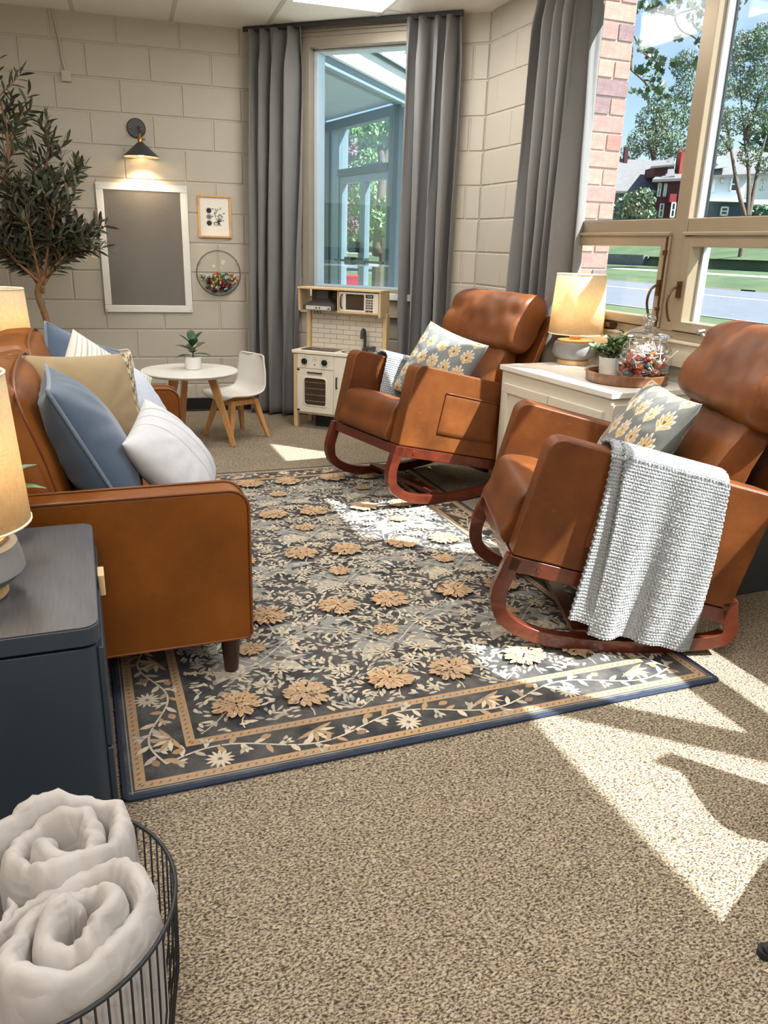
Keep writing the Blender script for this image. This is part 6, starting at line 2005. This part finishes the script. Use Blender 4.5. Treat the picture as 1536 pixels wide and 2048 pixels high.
px_tree('garden_shrub', 'large rounded olive green shrub beside the dark red house', (1270, 440), 84, [], [(1262, 412, 30, 0), (1285, 400, 26, 0), (1245, 425, 26, 0), (1290, 428, 22, 0), (1268, 432, 24, 0)], 2600, .38, LYG, 4, .2, 'garden shrubs across the street', 'shrub')
px_tree('garden_shrub', 'low dark shrubs under the grey house', (1450, 440), 80, [], [(1395, 470, 20, 0), (1420, 476, 18, 0), (1460, 474, 16, 0), (1520, 430, 22, 0), (1545, 440, 26, 0), (1350, 472, 16, 0), (1500, 478, 14, 0)], 2200, .34, LDK, 5, .2, 'garden shrubs across the street', 'shrub')
# ---- maple branch close to the window
MAPL = plain('maple_leaf', srgb(52, 78, 48), .5, var=.3, vscale=9)
b = at(1330, 60, 5.2)
t = thing('maple_branch', 'dark green maple branch hanging close outside the street window', 'branch', b)
def bl_(x, y, d=5.2): return at_local(b, x, y, d)
g = G()
for pts in ([(1600, -120), (1480, -60), (1400, 10), (1352, 30), (1362, 60), (1385, 72), (1400, 85)], [(1352, 30), (1320, 25), (1295, 18)], [(1400, 10), (1385, 40), (1395, 60)], [(1262, 60), (1280, 95), (1292, 110), (1322, 128)], [(1262, 140), (1285, 160), (1300, 175), (1325, 185)], [(1285, 160), (1310, 162)], [(1480, -60), (1475, 30), (1465, 60)]):
    g.tube(catmull([bl_(x, y) for x, y in pts], 4), .006, 5)
g.tube(catmull([bl_(1600, -120), bl_(1380, -160), bl_(1240, -80), bl_(1262, 60), bl_(1262, 140)], 5), .008, 5)
g.obj('twigs', TBARK, t, smooth=180)
mp = []
star = [(0, 0), (.30, -.18), (.26, .02), (.52, .05), (.42, .22), (.62, .42), (.36, .42), (.34, .56), (.16, .52), (0, .92), (-.16, .52), (-.34, .56), (-.36, .42), (-.62, .42), (-.42, .22), (-.52, .05), (-.26, .02), (-.30, -.18)]
me = G().add([(x, y, -.18 * abs(x) - .05 * y * y) for x, y in star], [(0, i, i + 1) for i in range(1, 17)] + [(0, 17, 1)][:0]).mesh('leaf'); me.materials.append(MAPL)
rn = random.Random(33)
clus = [(1290, 12, 7), (1312, 8, 7), (1332, 28, 6), (1352, 10, 7), (1378, 14, 8), (1400, 30, 7), (1415, 12, 7), (1300, 28, 4), (1385, 40, 5), (1358, 78, 3), (1398, 62, 7), (1412, 80, 6), (1284, 98, 6), (1300, 112, 6), (1316, 114, 6), (1330, 130, 6), (1344, 136, 5), (1308, 140, 5), (1322, 146, 4), (1274, 146, 6), (1284, 150, 4), (1300, 176, 6), (1312, 182, 5), (1328, 182, 6), (1278, 194, 5), (1292, 196, 4), (1332, 194, 5), (1312, 162, 5), (1390, 127, 5), (1402, 122, 4), (1470, 14, 7), (1484, 5, 5), (1466, 52, 6), (1462, 92, 5), (1452, 60, 4), (1410, 100, 5), (1345, 2, 6), (1270, 25, 6)]
for x, y, n in clus:
    for k in range(n):
        o = bpy.data.objects.new('leaf', me)
        p = Vector(bl_(x + rn.gauss(0, 6), y + rn.gauss(0, 5), 5.2 + rn.uniform(-.12, .12)))
        o.matrix_local = Matrix.Translation(p) @ Euler((rn.uniform(.6, 2.2), rn.uniform(-.7, .7), rn.uniform(0, 6.28))).to_matrix().to_4x4() @ Matrix.Scale(rn.uniform(.038, .06), 4)
        link(o, t)
# ---- trees seen through the tall window
def side_tree(label, bx, by, depth, trunk_px, blob_px, n, size, lm_, seed, tr): px_tree('garden_tree', label, (bx, by), depth, trunk_px, blob_px, n, size, lm_, seed, tr, 'garden trees beyond the vestibule')
side_tree('purple leaved tree at the left behind the vestibule', 660, 520, 24, [[(670, 525), (668, 430), (672, 350)]], [(636, 390, 30, 0), (650, 330, 34, 0), (680, 300, 36, 0), (640, 300, 30, 0), (632, 450, 26, 0), (668, 420, 34, 0), (690, 450, 28, 0), (680, 360, 30, 0), (630, 360, 28, 0)], 9000, .085, LPU, 11, .12)
side_tree('bright green tree behind the vestibule doors', 720, 500, 30, [[(722, 505), (724, 400), (726, 300)], [(732, 330), (735, 250)], [(718, 330), (716, 250)]], [(710, 400, 34, 0), (735, 390, 36, 0), (720, 350, 34, 0), (715, 280, 34, 0), (745, 270, 36, 0), (735, 320, 26, 0), (762, 400, 28, 0), (700, 460, 24, 0), (740, 455, 24, 0)], 9000, .13, LGR, 12, .10)
side_tree('dark trunked tree right behind the vestibule doors', 768, 500, 20, [[(756, 510), (760, 430), (768, 340), (790, 230), (800, 120)], [(768, 340), (760, 290)]], [(760, 440, 22, 0), (775, 460, 24, 0), (770, 410, 18, 0), (800, 250, 30, 0), (780, 270, 24, 0), (790, 120, 40, 0), (820, 100, 40, 0), (770, 90, 30, 0), (840, 150, 40, 0)], 6500, .10, LGR, 13, .16)
side_tree('deep green tree line behind the side lawn', 720, 505, 60, [], [(560, 420, 90, 0), (640, 440, 70, 0), (700, 430, 70, 0), (760, 430, 70, 0), (830, 420, 90, 0), (620, 340, 80, 0), (760, 330, 60, 0), (830, 300, 90, 0), (700, 350, 60, 0)], 9000, .38, LDK, 14, .2)
px_tree('garden_shrub', 'leafy green bush left behind the vestibule', (640, 500), 18, [], [(635, 490, 18, 0), (645, 500, 14, 0), (628, 505, 16, 0)], 1500, .07, LGR, 15, .1, 'garden shrubs by the vestibule', 'shrub')
px_tree('garden_shrub', 'low green bush outside the vestibule door', (755, 585), 9.5, [], [(745, 582, 10, 0), (762, 580, 12, 0), (775, 578, 10, 0)], 900, .03, LGR, 16, .1, 'garden shrubs by the vestibule', 'shrub')
# ---- houses across the street
def house_frame(px, py, depth):
    o = at(px, py, depth); s = depth / 1556.6
    def P(x, y, d=0.0):
        """picture offsets (already freed of the lens lean) to house space metres: across, back, up"""
        dx = (x - px) - .125 * (py - y)
        return (dx * s * 1.0, d, (py - y) * s * 1.02)
    return o, P
DKRED = plain('dark_red_shingle', srgb(86, 40, 44), .8, var=.12, vscale=1.2); SHING = plain('grey_shingle', srgb(112, 110, 110), .9, var=.1, vscale=1.5); REDW = plain('red_siding', srgb(140, 40, 52), .7, var=.06)
GREYW = plain('pale_grey_siding', srgb(178, 190, 200), .7, var=.04); WHITEW = plain('white_siding', srgb(226, 228, 226), .7, var=.03); DKBL = plain('dark_blue_siding', srgb(58, 72, 88), .7, var=.06); TRIMW = plain('white_trim', srgb(230, 230, 226), .6, var=.02); DGLS = plain('dark_window', srgb(50, 60, 70), .15, var=.05); CHIM = plain('chimney_brick', srgb(168, 74, 60), .85, var=.2, vscale=2)
def boxp(g, P, x0, x1, y0, y1, d0, d1):
    a = P(x0, y1); b = P(x1, y0); g.box(a[0], b[0], d0, d1, a[2], b[2])
def poly_slab(g, pts, th=.15):
    n = len(pts); vs = [tuple(p) for p in pts] + [(p[0], p[1] + .02, p[2] - th) for p in pts]
    g.add(vs, [tuple(range(n)), tuple(range(2 * n - 1, n - 1, -1))] + [(i, n + i, n + (i + 1) % n, (i + 1) % n) for i in range(n)])
def window(root, P, x0, x1, y0, y1, d):
    g = G(); a = P(x0, y1); b = P(x1, y0); w = .18
    g.box(a[0], b[0], d - .12, d, a[2], a[2] + w).box(a[0], b[0], d - .12, d, b[2] - w, b[2]).box(a[0], a[0] + w, d - .12, d, a[2], b[2]).box(b[0] - w, b[0], d - .12, d, a[2], b[2]); m = (a[2] + b[2]) / 2; g.box(a[0], b[0], d - .11, d, m - .06, m + .06)
    o = g.obj('window', TRIMW, root); G().box(a[0] + w, b[0] - w, d - .05, d, a[2] + w, b[2] - w).obj('pane', DGLS, o)
# red house. all corners below are measured on the photograph then freed of the lean (x at the ground line)
o_, P = house_frame(1330, 440, 112)
H1 = thing('house', 'dark red house with grey roof, dormer and brick chimneys across the street', 'house', o_, radians(-HEAD), 'houses across the street')
def X_(x, y): return x   # readability
g = G(); boxp(g, P, 1301 + .125 * 0 - 0, 1372, 365, 470, 0, 9); 
G_ = G(); a = P(1310, 470); b = P(1380, 366); G_.box(a[0] , b[0], 0, 9, a[2], b[2]); G_.obj('wall', DKRED, H1)
g = G(); a = P(1215, 470); b = P(1310, 388); g.box(a[0] - 4, b[0] + 1, 3, 12, a[2], b[2]); g.obj('rear_wall', SHING, H1)
g = G(); poly_slab(g, [P(1225, 389, 1.5), P(1325, 387, 1.5), P(1352, 322, 9), P(1225, 319, 9)], .3); g.obj('roof', SHING, H1)
g = G(); poly_slab(g, [P(1298, 369, -1.2), P(1400, 362, -1.2), P(1395, 345, 3.5), P(1340, 345, 3.5)], .35); g.obj('porch_roof', SHING, H1)
g = G(); poly_slab(g, [P(1318, 365, -.5), P(1345, 360, -.5), P(1372, 318, 6), P(1350, 325, 6)], .3); g.obj('hip_roof', SHING, H1)
g = G(); boxp(g, P, 1308, 1336, 345, 362, .5, 5); g.obj('dormer', DKRED, H1)
g = G(); poly_slab(g, [P(1298, 345, -.4), P(1345, 340, -.4), P(1350, 326, 5), P(1326, 327, 5)], .25); g.obj('dormer_roof', SHING, H1)
g = G(); boxp(g, P, 1278, 1289, 299, 330, 8, 9); g.obj('chimney', DKRED, H1)
g = G(); boxp(g, P, 1362, 1390, 315, 356, 1.5, 3.5); boxp(g, P, 1364, 1369, 309, 315, 2, 2.6); boxp(g, P, 1376, 1381, 308, 315, 2, 2.6); g.obj('chimney', CHIM, H1)
for (x0, x1, y0, y1) in ((1312, 1322, 374, 398), (1324, 1333, 374, 398), (1316, 1328, 410, 436)): window(H1, P, x0, x1, y0, y1, -.02)
g = G(); boxp(g, P, 1350, 1380, 393, 445, -1.0, .5); g.obj('porch', REDW, H1)
g = G(); boxp(g, P, 1333, 1348, 393, 408, -1.02, .0); g.obj('porch_wall', REDW, H1)
window(H1, P, 1334, 1347, 408, 436, -1.0)
# grey house
o_, P = house_frame(1450, 440, 92)
H2 = thing('house', 'pale grey and white house with dark base and gable across the street', 'house', o_, radians(-HEAD), 'houses across the street')
g = G(); boxp(g, P, 1412, 1490, 358, 408, 0, 8); g.obj('wall', GREYW, H2)
g = G(); boxp(g, P, 1408, 1500, 406, 480, -.6, 8); g.obj('lower_wall', DKBL, H2)
g = G(); boxp(g, P, 1400, 1500, 403, 408, -1.6, 0); g.obj('porch_eave', TRIMW, H2)
g = G(); boxp(g, P, 1490, 1600, 350, 408, 2, 9); g.obj('side_wall', WHITEW, H2)
g = G(); poly_slab(g, [P(1412, 362, -.8), P(1500, 356, -.8), P(1520, 296, 7), P(1430, 296, 7)], .3); g.obj('roof', SHING, H2)
g = G(); poly_slab(g, [P(1490, 352, 1.2), P(1620, 348, 1.2), P(1600, 300, 9), P(1512, 298, 9)], .3); g.obj('side_roof', SHING, H2)
g = G(); n0 = [P(1405, 352, -1), P(1448, 346, -1), P(1430, 300, -1)]; g.add(n0 + [(p[0], 3.0, p[2]) for p in n0], [(0, 1, 2), (5, 4, 3), (0, 3, 4, 1), (1, 4, 5, 2), (2, 5, 3, 0)]); g.obj('gable', GREYW, H2)
for (x0, x1, y0, y1) in ((1455, 1474, 361, 389), (1417, 1427, 366, 392), (1437, 1444, 366, 374), (1420, 1428, 325, 342)): window(H2, P, x0, x1, y0, y1, -.03 if y0 > 350 else -1.03)
for (x0, x1, y0, y1) in ((1434, 1452, 416, 433), (1506, 1522, 416, 434)): window(H2, P, x0, x1, y0, y1, -.65)
for (x0, x1) in ((1508, 1518), (1530, 1540)): window(H2, P, x0, x1, 362, 382, 1.97)
